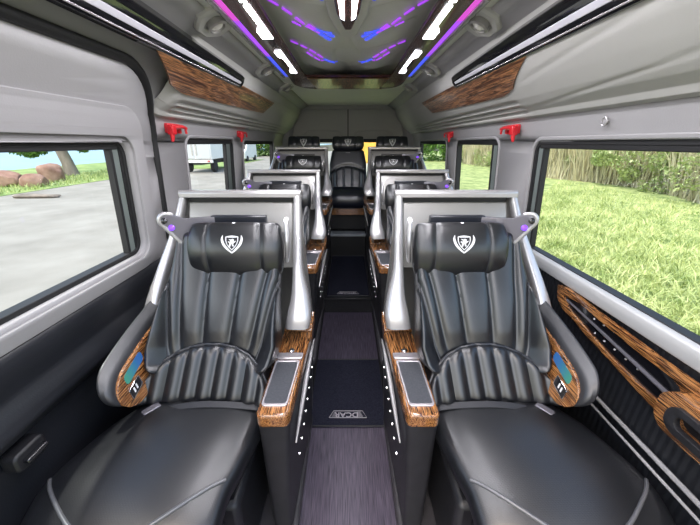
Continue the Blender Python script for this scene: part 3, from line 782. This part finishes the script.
# ------------------------------------------------------------------ rear wall with windows
holes = [rrect(-.60,-.07,.92,1.475,.05), rrect(.07,.60,.92,1.475,.05)]
rw = sheet([(-.90,-.05),(.90,-.05),(.90,1.92),(-.90,1.92)], holes); rw.v = [(p[0], Y1, p[1]) for p in rw.v]
S_(rw, 'wall_rear', M['wallup'], solid=.04, smooth=0)
for n, (a, b) in enumerate(((-.60,-.07),(.07,.60))):
    g = MB(); o = rrect(a-.005,b+.005,.915,1.48,.05); g.add([(p, Y1+.012, q) for p, q in o], [tuple(range(len(o)))])
    g.build('window_%d' % (7+n), M['glass'], None, kind='structure', smooth=0)
    m2 = MB(); m2.box(a-.02, b+.02, Y1-.035, Y1-.018, 1.455, 1.50); S_(m2, 'trim_%d' % (2+n), M['seal'], bevel=.004)
    # raised arch above each window
    m2 = MB(); m2.tube([(x, Y1-.022, z) for x, z in smooth_path([(a-.01,1.40),(a+.0,1.52),(a+.05,1.585),(a+.14,1.60),(b-.14,1.60),(b-.04,1.585),(b+.0,1.53),(b+.0,1.40)], 40)], .008, 8); S_(m2, 'trim_%d' % (4+n), M['wallup'])
m2 = MB(); m2.box(-.006,.006,Y1-.028,Y1-.015,.46,1.86); S_(m2, 'trim_6', M['seal'], smooth=0)
m2 = MB(); m2.box(-.88,.88,Y1-.05,Y1-.015,1.855,1.91); S_(m2, 'trim_7', M['wallup'], bevel=.012)
for S in (-1, 1):
    m2 = MB(); m2.rings([[(S*x, y, z) for x, y in ((.74-k,Y1-.02),(.78-k,Y1-.10),(.90,Y1-.16),(.90,Y1-.02))] for z, k in ((.3,0),(1.5,0),(1.7,.05),(1.88,.16))])
    S_(m2, 'trim_%d' % (8 if S < 0 else 9), M['wall'], bevel=.01)

# ------------------------------------------------------------------ ceiling
cx_ = [-.52,-.45]
cm = sheet([(-.53,Y0),(.53,Y0),(.53,Y1),(-.53,Y1)], [rrect(-.38,.38,-.06,2.88,.05)])
cm.v = [(p[0], p[1], 1.905) for p in cm.v]; S_(cm, 'ceiling', M['ceil'], solid=.01, smooth=0)
# padded centre panel with pleats sweeping out from the spine
def ceil_z(x, y):
    z = 1.955
    sgn = abs(x)
    for k in range(12):
        yb = -.15 + k*.29
        # pleat: curve from (0.06, yb) out to (.36, yb-.28)
        if sgn < .37:
            yy = yb - .30*(sgn/.36)**.8
            d = (y-yy); z -= .022*math.exp(-(d/.022)**2)*math.sin(math.pi*min(1, sgn/.30)) if d > 0 else .022*math.exp(-(d/.10)**2)*math.sin(math.pi*min(1, sgn/.30))
    z += .006*math.exp(-((sgn-.045-.03*math.sin(y*9))/.012)**2)
    return z
rs_ = MB(); rs_.rings([[(x, y, z) for x, z in ((-.98,.95),(-.97,1.5),(-.86,1.80),(-.62,1.97),(0,2.03),(.62,1.97),(.86,1.80),(.97,1.5),(.98,.95),(.96,.95),(.95,1.49),(.84,1.78),(.61,1.95),(0,2.01),(-.61,1.95),(-.84,1.78),(-.95,1.49),(-.96,.95))] for y in (Y0, Y1)])
NX, NY = 90, 300
g = MB(); vs = [(lerp(-.42,.42,i/NX), lerp(Y0,3.02,j/NY), ceil_z(lerp(-.42,.42,i/NX), lerp(Y0,3.02,j/NY))) for j in range(NY+1) for i in range(NX+1)]
g.add(vs, [(j*(NX+1)+i, j*(NX+1)+i+1, (j+1)*(NX+1)+i+1, (j+1)*(NX+1)+i) for j in range(NY) for i in range(NX)])
S_(g, 'ceiling', M['ceil'], smooth=70)
# lacquered wood surround with white LED windows
q = MB(); q.box(-.95, .95, Y0, Y1+.03, 1.97, 2.0); S_(q, 'ceiling', M['white'], smooth=0)
root = thing('ceiling_light_surround', (0, 1.3, 1.89), 'lacquered wood ceiling surround with white LED segments and violet edge glow', 'ceiling light')
outer = [(-.415,Y0),(.415,Y0),(.415,2.72)] + [(.415-.17+.17*math.cos(R(t)), 2.74+.20*math.sin(R(t))) for t in range(10,91,10)] + [(-.415+.17-.17*math.sin(R(t)), 2.74+.20*math.cos(R(t))) for t in range(0,90,10)] + [(-.415,2.72)]
inner = [(-.30,Y0+.02),(.30,Y0+.02),(.30,2.52),(.285,2.55),(-.285,2.55),(-.30,2.52)]
def fz(x, y):   # frame dishes gently downwards at its rear end
    return 1.888 - .02*max(0, (y-2.55)/.4)
f_ = sheet(outer, [inner], (2.55,2.65,2.75,2.85), (-.36,.36)); f_.v = [(p[0], p[1], fz(p[0], p[1])+(.016 if abs(p[0]) > .37 and p[1] < 2.5 else 0)) for p in f_.v]
f_.build('wood_surround', M['wood_red'], root, solid=.014, bevel=.003, smooth=50)
m2 = MB(); m2.prism([(-.29,2.56),(.29,2.56),(.25,2.90),(-.25,2.90)], 0, 1, lambda a, b, h: (a, b, fz(a,b)-.010-h*.004)); rb = m2.build('wood_rear_inlay', M['wood_dark'], root, bevel=.003)
for y in (2.565, 2.90):
    m2 = MB(); m2.tube([(x, y, fz(x,y)-.012) for x in (-.27,-.1,.1,.27)], .0035, 6); m2.build('chrome_line', M['wood_red'], rb)
# LED segments: wedge shapes in pairs, both sides
for S in (-1, 1):
    k = 0
    for y in (-.05,.42,.86):
        pass
    segs = []
    for yb in (.98, 1.72):
        pass
    def seg(pts):
        m2 = MB(); m2.prism([(a, b) for a, b in pts], 0, 1, lambda a, b, h: (S*a, b, 1.8805-h*.004)); m2.build('led_segment', M['led'], root, bevel=.001, smooth=0, label='glowing white LED window')
    # rear pair (narrow-to-wide flags) and the longer ones nearer the front
    seg([(.335,2.40),(.372,2.40),(.372,2.33),(.352,2.26),(.352,2.16),(.335,2.16)])
    seg([(.335,2.14),(.352,2.14),(.352,2.02),(.372,1.98),(.372,1.88),(.335,1.86)])
    seg([(.328,1.66),(.375,1.66),(.375,1.56),(.350,1.50),(.350,1.30),(.328,1.30)])
    seg([(.328,1.27),(.350,1.27),(.350,1.02),(.328,1.02)])
    seg([(.328,.98),(.350,.98),(.375,.90),(.375,.60),(.328,.60)])
    seg([(.328,.40),(.375,.40),(.375,.0),(.328,.0)])
    # chrome marks on the outer half
    m2 = MB()
    for y in (2.1, 1.75, 1.40, 1.05):
        m2.prism([(.385,y),(.398,y+.06),(.402,y+.06),(.392,y)], 0, 1, lambda a, b, h: (S*a, b, 1.8975-h*.003-.0015))
    m2.build('chrome_mark', M['trim_silver'], root, smooth=0)
    # coloured glow tube along the outer edge: magenta in front, violet, then blue to the rear
    P = [(S*.422, y, 1.897) for y in [Y0+.05*i for i in range(60)] if y < 2.62]
    for a0, a1, mt, nm in ((Y0,1.50,'led_magenta','magenta'),(1.50,2.05,'led_violet','violet'),(2.05,2.62,'led_blue','blue')):
        m2 = MB(); m2.prism([(.416,1.8935),(.448,1.8975),(.448,1.903),(.416,1.903)], a0, a1, lambda a, b, h: (S*a, h, b)); m2.build('edge_glow_strip', M[mt], root, label=nm+' glowing strip')
    m2 = MB(); m2.prism([(.448,1.901),(.448,1.891),(.458,1.886),(.474,1.892),(.478,1.902)], Y0, 2.62, lambda a, b, h: (S*a, h, b)); m2.build('edge_moulding', M['silver'], root, bevel=.002, smooth=50)
world_org()
# spine lamp: two white bars in a dark wood boat
root = thing('ceiling_spine_light', (0, .9, 1.93), 'pointed centre ceiling lamp with two white bars in dark wood', 'ceiling light')
m2 = MB(); m2.prism([(-.065,Y0+.05),(.065,Y0+.05),(.060,1.2),(.045,1.50),(.015,1.69),(-.015,1.69),(-.045,1.50),(-.060,1.2)], 1.918, 1.945, lambda a, b, h: (a, b, h)); m2.build('wood_boat', M['wood_red'], root, bevel=.006)
m2 = MB(); m2.prism([(-.10,Y0+.05),(.10,Y0+.05),(.095,1.2),(.080,1.58),(.045,1.82),(0,1.89),(-.045,1.82),(-.080,1.58),(-.095,1.2)], 1.932, 1.958, lambda a, b, h: (a, b, h)); m2.build('padded_border', M['ceil'], root, bevel=.012, seg=3)
for S in (-1, 1):
    m2 = MB(); m2.prism([(S*.011,0),(S*.044,0),(S*.040,1.2),(S*.030,1.53),(S*.014,1.56)], 1.913, 1.919, lambda a, b, h: (a, b, h)); m2.build('light_bar', M['led'], root, bevel=.001, smooth=0)
world_org()
# blue-violet wing pattern of light dashes in the ceiling panel
root = thing('ceiling_wing_light', (0, 1.5, 1.94), 'blue and violet dashes of light forming wings on the ceiling panel', 'ceiling light')
def dash(x, y, L, ang, w, mt):
    ca, sa = math.cos(R(ang)), math.sin(R(ang))
    loc = lambda a, b: (x+a*ca-b*sa, y+a*sa+b*ca)
    m2 = MB(); m2.prism([loc(a, b) for a, b in rrect(-L/2, L/2, -w/2, w/2, w*.45, 3)], 0, 1, lambda a, b, h: (a, b, ceil_z(a, b)-.004-h*.004)); m2.build('led_dash', M[mt], root, smooth=0)
for S in (-1, 1):
    for base, nrow in ((2.40,2),(1.88,3),(1.36,3),(.84,3)):
        for ri in range(nrow):
            qs = [0,.12,.24,.42,.60,.80,1.0] if ri == 0 else ([.03,.15,.28,.46,.64] if ri == 1 else [.0,.10,.20,.31])
            for qi, q in enumerate(qs):
                off = (0, .055, -.055)[ri]
                x = .085+.20*q + (.0 if ri == 0 else .012)
                y = base - .40*q**.95 + off
                bl_ = q < .26
                dash(S*x, y, .055 if bl_ else .062, -S*(58 if bl_ else 62), .016 if (bl_ and nrow == 3) else .009, 'led_blue' if bl_ else 'led_violet')
world_org()
# small round ceiling vents / lamps
for S in (-1, 1):
    for i, y in enumerate((1.48, 2.32, 3.02)):
        x = S*.515
        zz = 1.892
        nrm = Vector((-S*.5, 0, -1)).normalized()
        if True:
            words = ('nearest the camera', 'second from the camera', 'farthest from the camera')[i]
            root = thing('ceiling_lamp', (x, y, zz), 'octagonal grey ceiling lamp on the %s slope, %s' % ('left' if S < 0 else 'right', words), 'lamp', 'octagonal lamps on the ceiling slopes')
            Zx = Vector((0,1,0)); Xx = nrm.cross(Zx)
            mp_ = lambda a, b, h: Vector((x, y, zz)) + Xx*a + Zx*b + nrm*h
            p8 = [(.080*math.cos(R(22.5+45*k)), .110*math.sin(R(22.5+45*k))) for k in range(8)]
            m2 = MB(); m2.rings([[mp_(a*s_, b*s_, h) for a, b in p8] for s_, h in ((1.0,-.01),(1.0,.010),(.90,.018),(.62,.016),(.52,.006))]); m2.build('housing', M['wallup'], root, bevel=.002)
            m2 = MB(); m2.lathe([(.038,.0),(.038,.026),(.030,.030),(.027,.016)], mp_(0,0,0), nrm, 24); m2.build('bezel', M['pearl'], root)
            m2 = MB(); m2.lathe([(.0,.005),(.026,.005),(.025,.022),(.015,.030),(0,.033)], mp_(0,0,0), nrm, 20); m2.build('lens', M['lens'], root)
world_org()

# ------------------------------------------------------------------ overhead ducts
def duct_pt(S, u, off=0.):
    """u 0 = lip at window header, 1 = top behind the valance"""
    P = [(.846,1.562),(.826,1.553),(.806,1.560),(.795,1.578),(.762,1.60),(.735,1.625),(.700,1.665),(.668,1.705),(.640,1.745),(.620,1.785),(.60,1.85)]
    x = max(0, min(1, u))*(len(P)-1); i = min(int(x), len(P)-2); k = x-i
    a, b = P[i], P[i+1]; d = Vector((b[0]-a[0], b[1]-a[1])).normalized()
    return (lerp(a[0],b[0],k) - d.y*off*1, lerp(a[1],b[1],k) + d.x*off*1)
for S, side in ((-1,'left'),(1,'right')):
    ya = 1.47 if S < 0 else Y0
    root = thing('overhead_duct', (S*.72, 2.5, 1.70), 'moulded grey overhead duct above the %s windows with wood inlay' % side, 'overhead duct')
    NU, NV = 90, 200
    vs = []
    for j in range(NV+1):
        y = lerp(ya, 4.52, j/NV)
        for i in range(NU+1):
            u = i/NU
            o = 0.
            if y > 1.55:                       # long horizontal flutes behind
                for uc in (.27,.355,.44): o -= .013*max(0, 1-max(0, (uc-u) if u < uc else (u-uc)*.28)/.020)*min(1, (y-1.55)/.05)*min(1, max(0, 3.9-y)/.2)
            elif S > 0:
                for c0 in (.35,.62): o -= .0025*math.exp(-((u-c0-.22*(1.5-y))/.02)**2)*min(1, (1.55-y)/.3)
            if S < 0 and y < 1.53: o -= .035*(1-(y-1.47)/.06)**2
            px, pz = duct_pt(S, u, o)
            vs.append((S*px, y, pz))
    m2 = MB(); m2.add(vs, [(j*(NU+1)+i, j*(NU+1)+i+1, (j+1)*(NU+1)+i+1, (j+1)*(NU+1)+i) for j in range(NV) for i in range(NU)])
    m2.build('duct_body', M['wallup'], root, smooth=70)
    # wood inlay: parallelogram on the slope below the valance
    rows = []
    fu = [(.60,1.36),(.70,1.28),(.82,1.20)]
    m2 = MB(); n1, n2 = 40, 12; V1 = []
    for side_ in (0, 1):
        for j in range(n1+1):
            q = j/n1
            for i in range(n2+1):
                k = i/n2
                ylo = lerp(1.52 if S > 0 else 1.42, 2.86, q); yhi = lerp(1.26 if S > 0 else 1.18, 3.02, q)
                u0 = lerp(.555, .63, q) + .05*(1-math.sin(math.pi/2*min(1, q*9)))
                u = lerp(u0, .86, k); y = lerp(ylo, yhi, k**1.2)
                if S < 0: y = max(y, 1.18)
                px, pz = duct_pt(S, u, .004 if side_ else -.004)
                V1.append((S*px, y, pz))
    st1 = (n1+1)*(n2+1)
    F = []
    for sd in (0, 1):
        for j in range(n1):
            for i in range(n2):
                a = sd*st1+j*(n2+1)+i; F.append((a, a+1, a+n2+2, a+n2+1))
    bd = [i for i in range(n2+1)]+[j*(n2+1)+n2 for j in range(1, n1+1)]+[n1*(n2+1)+i for i in range(n2-1, -1, -1)]+[j*(n2+1) for j in range(n1-1, 0, -1)]
    for a, b in zip(bd, bd[1:]+bd[:1]): F.append((a, b, b+st1, a+st1))
    m2.add(V1, F); m2.build('wood_inlay', M['wood_dark'], root, smooth=50)
    world_org()
    root = thing('overhead_valance', (S*.62, .9, 1.80), 'glossy black overhead strip with silver stripe along the %s ceiling edge' % side, 'trim strip')
    def vbar(uz, nm, mt, y1, par, taper=.35, y1b=None):
        """uz: list of (x,z) section; tapers to the rear end"""
        cx0 = sum(p[0] for p in uz)/len(uz); cz0 = sum(p[1] for p in uz)/len(uz)
        rs = []
        for y, k in ((Y0,1.),(.5,1.),(1.3,.9),(1.9,.75),(y1-.03,.68),(y1,.6)):
            rs.append([(S*(.615+(px-.615)*k), y, 1.775+(pz-1.775)*k + .0) for px, pz in uz])
        m3 = MB(); m3.rings(rs); return m3.build(nm, M[mt], par, bevel=.002, smooth=40)
    vb = vbar([(.660,1.738),(.636,1.738),(.602,1.784),(.592,1.822),(.61,1.85),(.66,1.80)], 'gloss_body', 'blackgloss', 2.12, root)
    vbar([(.6205,1.7615),(.6165,1.7605),(.6045,1.7770),(.6085,1.7785)], 'silver_stripe', 'stripe', 2.08, vb)
    vbar([(.6330,1.7440),(.6300,1.7430),(.6270,1.7470),(.6300,1.7490)], 'chrome_line', 'trim_silver', 2.08, vb)
    m3 = MB(); 
    world_org()

# ------------------------------------------------------------------ red hammer brackets and hook
for S, y, lab in ((-1,1.66,'large red hammer bracket on the left wall, nearest the camera'),(-1,2.68,'small-looking red hammer bracket on the left wall between the rear windows'),
                  (1,1.76,'large red hammer bracket on the right wall, nearest the camera'),(1,2.82,'small-looking red hammer bracket on the right wall between the rear windows')):
    z0 = 1.505; xw = prof(z0)
    root = thing('hammer_bracket', (S*xw, y, z0), lab, 'emergency hammer', 'red emergency hammer brackets')
    mp_ = lambda a, b, h: (S*(xw-.004-h), y+a, z0+b)
    m2 = MB(); m2.prism([(-.075,-.012),(-.075,.030),(.045,.030),(.055,.018),(.055,-.012),(.035,-.012),(.035,.006),(-.005,.006),(-.005,-.012)], 0, .016, mp_)
    m2.build('bracket_plate', M['red'], root, bevel=.003)
    m2 = MB(); m2.prism(rrect(-.085,-.052,-.020,.022,.006,3), .014, .045, mp_); m2.build('clamp', M['red'], root, bevel=.004)
    m2 = MB(); m2.tube([mp_(.075,.012,.03), mp_(.03,.018,.032), mp_(-.04,.014,.032), mp_(-.09,.01,.03)], [.007,.009,.009,.010], 10); hh = m2.build('hammer_handle', M['red'], root)
    m2 = MB(); m2.tube([mp_(-.075,.02,.03), mp_(-.076,-.03,.032), mp_(-.080,-.050,.03)], [.010,.010,.006], 10); m2.build('hammer_head', M['red'], root)
    m2 = MB(); m2.tube([mp_(.062,.02,.03), mp_(.068,-.012,.03)], [.006,.006], 8); m2.build('hook_end', M['red'], root)
world_org()
xw = prof(1.515)
root = thing('coat_hook', (xw, 1.13, 1.515), 'small round grey hook above the big right window', 'hook')
m2 = MB(); m2.tube([(xw-.012, 1.13+.011*math.cos(R(t)), 1.515+.013*math.sin(R(t))) for t in range(0, 330, 20)], .0028, 8); m2.build('hook_ring', M['silver'], root)
m2 = MB(); m2.lathe([(0,0),(.007,0),(.006,.012),(0,.013)], (xw, 1.13, 1.515), (-1,0,0), 12); m2.build('hook_base', M['wall'], root)
world_org()

# ------------------------------------------------------------------ outdoors
GZ = -.60
m2 = MB(); m2.box(-14.2, -1.0, -30, 90, GZ-.2, GZ); m2.box(-1.0, 60, -30, -1.5, GZ-.2, GZ); S_(m2, 'ground_road_and_bounce', M['concrete'], smooth=0)  # second slab: unseen pale ground added behind the camera to bounce light indoors
m2 = MB(); m2.box(-1.0, 60, -1.5, 90, GZ-.2, GZ-.001); S_(m2, 'ground_meadow', M['grassground'], smooth=0)
m2 = MB(); m2.box(-27, -14.2, -30, 90, GZ-.2, GZ+.02); S_(m2, 'ground_verge', M['lawn'], smooth=0)
m2 = MB(); m2.box(-27, -11.0, 28, 44, GZ-.1, GZ+.03); S_(m2, 'ground_verge', M['lawn'], smooth=0)
m2 = MB(); m2.box(-900, -27, -300, 900, GZ-.4, GZ-.05); S_(m2, 'ground_lake', M['water'], smooth=0)
rnd = random.Random(3)
def blades(n, region, hmin, hmax, wid, lean, z, seg2=False):
    m2 = MB(); V = []; F = []
    for i in range(n):
        x, y, zz = region(rnd)
        h = rnd.uniform(hmin, hmax); a = rnd.uniform(0, math.pi); w = wid*rnd.uniform(.6, 1.3)
        dx, dy = math.cos(a)*w/2, math.sin(a)*w/2; lx, ly = rnd.gauss(0, lean)*h, rnd.gauss(0, lean)*h
        k = len(V)
        V += [(x-dx, y-dy, zz), (x+dx, y+dy, zz), (x+dx*.8+lx*.35, y+dy*.8+ly*.35, zz+h*.55), (x-dx*.8+lx*.35, y-dy*.8+ly*.35, zz+h*.55), (x+lx, y+ly, zz+h*rnd.uniform(.85,1))]
        F += [(k, k+1, k+2, k+3), (k+3, k+2, k+4)]
    m2.v = V; m2.f = F; return m2
def reg_meadow(r):
    d = 1.8*(12/1.8)**r.random()  # denser near the van
    return (d+.0, r.uniform(-.5, 3+d*1.3), GZ)
o = blades(42000, reg_meadow, .06, .24, .017, .75, GZ).build('meadow_grass', M['blade'], None, smooth=0, label='bright green meadow grass outside the right windows', cat='grass', kind='stuff')
o = blades(9000, lambda r: (r.uniform(-19, -14.4), r.uniform(2, 40), GZ), .08, .28, .04, .4, GZ).build('verge_grass', M['blade'], None, smooth=0, label='strip of grass along the far edge of the pale road', cat='grass', kind='stuff')
def bank(r):
    t = r.uniform(-4, 38); d = r.random()
    return (13.0 + .9*math.sin(t*.5)+ d*3.0 + (0.0), t, GZ)
o = blades(19000, bank, 1.6, 4.8, .05, .25, GZ).build('reeds', M['reed'], None, smooth=0, label='tall pale dry reeds forming a bank behind the meadow', cat='reeds', kind='stuff')
def leafcloud(centers, n, size, mat, name, par=None, **k):
    V = []; F = []
    for i in range(n):
        c, rr = rnd.choice(centers)
        d = Vector((rnd.gauss(0,1), rnd.gauss(0,1), rnd.gauss(0,1))).normalized()*rr*rnd.uniform(.55,1.05)
        p = Vector(c)+Vector((d.x, d.y, d.z*.8)); u = Vector((rnd.gauss(0,1), rnd.gauss(0,1), rnd.gauss(0,1))).normalized(); w = u.cross(Vector((rnd.random(), rnd.random(), 1))).normalized()
        s_ = size*rnd.uniform(.6,1.4); q = len(V); V += [p-u*s_, p+w*s_*.45, p+u*s_, p-w*s_*.45]; F.append((q, q+1, q+2, q+3))
    m2 = MB(); m2.v = [tuple(p) for p in V]; m2.f = F; return m2.build(name, mat, par, smooth=0, **k)
cs = [((12.9+rnd.uniform(-.5,1.6), t+rnd.uniform(-.5,.5), GZ+rnd.uniform(.1,1.9)), rnd.uniform(.35,.95)) for t in [x*.6 for x in range(-4, 64)]]
leafcloud(cs, 26000, .085, M['bush'], 'scrub', label='low leafy scrub tangled in front of the pale reeds', cat='bushes', kind='stuff')
# far tree line seen through the right rear windows
cs = [((rnd.uniform(8, 22), rnd.uniform(40, 48), GZ+rnd.uniform(.5,4)), rnd.uniform(1.2,2.2)) for k in range(30)]
leafcloud(cs, 9000, .28, M['leaf'], 'far_bushes', label='dark green bushes far off beyond the right rear windows', cat='bushes', kind='stuff')
# tree by the lake, left
root = thing('tree', (-18.6, 22.2, GZ), 'leaning tree with thick pale trunk on the grass beyond the road', 'tree')
m2 = MB(); m2.tube([(-18.5,22.2,GZ-.1),(-18.6,22.2,GZ+.8),(-18.9,22.2,GZ+2.0),(-19.2,22.3,GZ+3.4),(-19.3,22.3,GZ+5)], [.44,.34,.31,.28,.18], 14); m2.build('trunk', M['bark'], root)
m2 = MB(); m2.tube([(-18.8,22.2,GZ+1.9),(-20.3,22.0,GZ+2.9),(-21.8,21.8,GZ+3.3)], [.2,.14,.07], 8); m2.tube([(-19,22.3,GZ+2.6),(-17.6,22.4,GZ+3.6),(-16.4,22.5,GZ+3.9)], [.2,.13,.06], 8); m2.build('branch', M['bark'], root)
cs = [((-19.9,22,GZ+1.75),.5),((-20.7,22,GZ+1.55),.5),((-21.4,22,GZ+1.8),.6),((-17.6,22.5,GZ+1.8),.4),((-20.6,22,GZ+2.5),.7),((-21.6,22,GZ+2.7),.9),((-16.9,22.5,GZ+2.0),.45),((-15.9,22.5,GZ+2.2),.5),((-22.6,21.6,GZ+3.6),1.1),((-19.2,22.3,GZ+5.0),2.0),((-17.2,22.5,GZ+3.1),.8),((-16.2,22.5,GZ+3.4),.9),((-21,22,GZ+4.4),1.4)]
leafcloud(cs, 7000, .15, M['leaf'], 'foliage', root); world_org()
for i, (x, y, w, h, d) in enumerate(((-17.0,16.4,1.5,.75,1.2),(-15.55,16.3,1.15,.62,.9),(-16.5,18.4,1.3,.95,1.0),(-19.6,17.6,1.8,.9,1.2),(-12.4,12.9,1.7,.16,.5))):
    nm = ['wide reddish boulder at the left edge of the lake shore','squat reddish boulder in the middle of the shore row','tallest reddish boulder, nearest to the leaning tree trunk','reddish boulder farthest left on the shore','low dark pile of stones at the road edge'][i]
    bm = bmesh.new(); bmesh.ops.create_icosphere(bm, subdivisions=3, radius=1)
    m2 = MB(); 
    off = [rnd.uniform(0, 6) for _ in range(3)]
    for v in bm.verts:
        q = v.co.copy(); k = 1+.14*math.sin(q.x*3+off[0])+.10*math.sin(q.y*5+off[1])*math.cos(q.z*4+off[2])
        q = Vector((abs(q.x)**.8*math.copysign(1,q.x), abs(q.y)**.8*math.copysign(1,q.y), abs(q.z)**.7*math.copysign(1,q.z)))*k
        m2.v.append((x+q.x*w/2, y+q.y*d/2, GZ+h*.42+q.z*h*.55))
    m2.f = [tuple(v.index for v in f.verts) for f in bm.faces]; bm.free()
    ORG[0] = Vector((x, y, GZ)); m2.build('boulder', M['rock'] if i < 4 else M['bark'], None, smooth=30, label=nm, cat='rock', group='boulders by the lake'); world_org()
# parked box truck, seen from its rear through the left window
def truck(x, y, w, L, h, label, body='white', heading=0.):
    root = thing('box_truck', (x, y, GZ), label, 'truck')
    root.rotation_euler.z = heading
    bx = lambda a0,a1,b0,b1,c0,c1: MB().box(x+a0, x+a1, y+b0, y+b1, GZ+c0, GZ+c1)
    bx(-w/2, w/2, 0, L, .95, .95+h).build('cargo_box', M[body], root, bevel=.03)
    for sx in (-1, 1):
        dd_ = bx(min(sx*.03, sx*(w/2-.06)), max(sx*.03, sx*(w/2-.06)), -.03, 0, 1.0, .9+h).build('rear_door', M['truckdoor'], root, bevel=.01)
        bx(min(sx*.10, sx*.2), max(sx*.10, sx*.2), -.06, -.03, 1.2, .8+h).build('lock_rod', M['silver'], dd_)
        bx(min(sx*.85, sx*1.0), max(sx*.85, sx*1.0), -.05, .05, .78, .86).build('tail_lamp', M['red'], root)
        for yy in (.9, L-.2+1.0):
            q = MB(); q.lathe([(0,-.13),(.40,-.13),(.44,-.08),(.44,.08),(.40,.13),(0,.13)], (x+sx*(w/2-.25), y+yy, GZ+.44), (1,0,0), 20); q.build('wheel', M['tyre'], root)
    bx(-w/2, w/2, .05, .25, .70, .92).build('rear_bumper', M['white'], root, bevel=.02)
    bx(-.35, .35, .2, L+1.2, .55, .95).build('chassis', M['black'], root)
    q = MB(); q.prism([(L+.1,.5),(L+1.7,.5),(L+1.75,1.2),(L+1.45,2.1),(L+.1,2.2)], -w/2+.08, w/2-.08, lambda a, b, h_: (x+h_, y+a, GZ+b)); cb = q.build('cab', M['white'], root, bevel=.05)
    q = MB(); q.prism([(L+1.74,1.28),(L+1.49,2.05),(L+1.44,2.05),(L+1.69,1.28)], -w/2+.2, w/2-.2, lambda a, b, h_: (x+h_+0, y+a+.03, GZ+b)); q.build('windscreen', M['blackgloss'], cb)
    world_org()
M['truckdoor'] = simple('truck_door_grey', (.50,.53,.54), .5)
truck(-10.9, 24.0, 2.35, 4.6, 2.3, 'white box truck seen from behind through the left middle window')
# light van parked further along
root = thing('delivery_van', (-12.6, 40, GZ), 'white van parked facing the camera beyond the left rear window', 'van')
q = MB(); q.prism([(0,.35),(0,1.1),(.75,1.35),(1.35,2.15),(5,2.2),(5,.35)], -.95, .95, lambda a, b, h_: (-12.6+h_, 38.2+a, GZ+b)); q.build('body', M['white'], root, bevel=.08)
q = MB(); q.prism([(.80,1.38),(1.30,2.08),(1.27,2.10),(.77,1.40)], -.80, .80, lambda a, b, h_: (-12.6+h_, 38.17+a, GZ+b)); q.build('windscreen', M['blackgloss'], root)
for sx in (-1, 1):
    q = MB(); q.box(-12.6+sx*.7-.16, -12.6+sx*.7+.16, 38.15, 38.25, GZ+.85, GZ+1.05); q.build('headlamp', M['lens'], root)
    for yy in (39.0, 42.2):
        q = MB(); q.lathe([(0,-.12),(.33,-.12),(.33,.12),(0,.12)], (-12.6+sx*.88, yy, GZ+.33), (1,0,0), 18); q.build('wheel', M['tyre'], root)
world_org()
cs = [((rnd.uniform(-30, -8), rnd.uniform(52, 58), GZ+rnd.uniform(.3,3.2)), rnd.uniform(1.3,2.4)) for k in range(34)]
leafcloud(cs, 8000, .3, M['leaf'], 'far_hedge', label='green hedge and trees at the far end of the road', cat='bushes', kind='stuff')
# behind the van: yellow-orange sheeted truck on the right, pale wall on the left
root = thing('tarpaulin_truck', (1.1, 13, GZ), 'yellow-orange sheeted truck parked behind the van', 'truck')
q = MB(); q.box(-.1, 2.5, 13, 17, GZ+1.3, GZ+3.6); q.build('cargo_cover', M['orange'], root, bevel=.05)
q = MB(); q.box(-.1, 2.5, 13.0, 17, GZ+.7, GZ+1.3); q.build('cargo_bed', M['white'], root, bevel=.03)
for xx in (.2, 2.2):
    for yy in (13.6, 16.2):
        q = MB(); q.lathe([(0,-.12),(.42,-.12),(.42,.12),(0,.12)], (xx, yy, GZ+.42), (1,0,0), 18); q.build('wheel', M['tyre'], root)
world_org()

# ------------------------------------------------------------------ light, sky, camera
w = bpy.data.worlds.new('sky'); bpy.context.scene.world = w; w.use_nodes = True
nt = w.node_tree; bg = nt.nodes['Background']
sky = nt.nodes.new('ShaderNodeTexSky'); sky.sky_type = 'NISHITA'; sky.sun_disc = False
sky.sun_elevation = R(52); sky.sun_rotation = R(200); sky.air_density = 1.2; sky.dust_density = 3.0; sky.ozone_density = 1.0
nt.links.new(sky.outputs[0], bg.inputs[0]); bg.inputs[1].default_value = .36
sl_ = bpy.data.lights.new('sun', 'SUN'); sl_.energy = 2.5; sl_.angle = R(1.5); sl_.color = (1,.97,.92)
so_ = bpy.data.objects.new('sun', sl_); COL.objects.link(so_); so_.rotation_euler = (R(17), 0, R(-120))
def area(name, loc, rot, sx, sy, e, col=(1,1,1)):
    l = bpy.data.lights.new(name, 'AREA'); l.shape = 'RECTANGLE'; l.size = sx; l.size_y = sy; l.energy = e; l.color = col
    o = bpy.data.objects.new(name, l); COL.objects.link(o); o.location = loc; o.rotation_euler = rot; return o
for S in (-1, 1):
    area('led_light', (S*.35, 1.3, 1.872), (0, 0, 0), .05, 2.3, 10, (.97,.96,1))
area('spine_led_light', (0, .7, 1.905), (0,0,0), .07, 1.3, 4, (.97,.96,1))
cam = bpy.data.cameras.new('camera'); co = bpy.data.objects.new('camera', cam); COL.objects.link(co)
co.location = (0, 0, CAMZ); co.rotation_euler = (R(90-20.5), 0, 0)
cam.sensor_width = 36; cam.lens = 320/700*36; cam.shift_x = (350-348)/700; cam.clip_start = .02; cam.clip_end = 2000
sc = bpy.context.scene; sc.camera = co
sc.view_settings.view_transform = 'Standard'; sc.view_settings.look = 'None'; sc.view_settings.exposure = .38; sc.view_settings.gamma = 1
sc.view_settings.use_curve_mapping = False
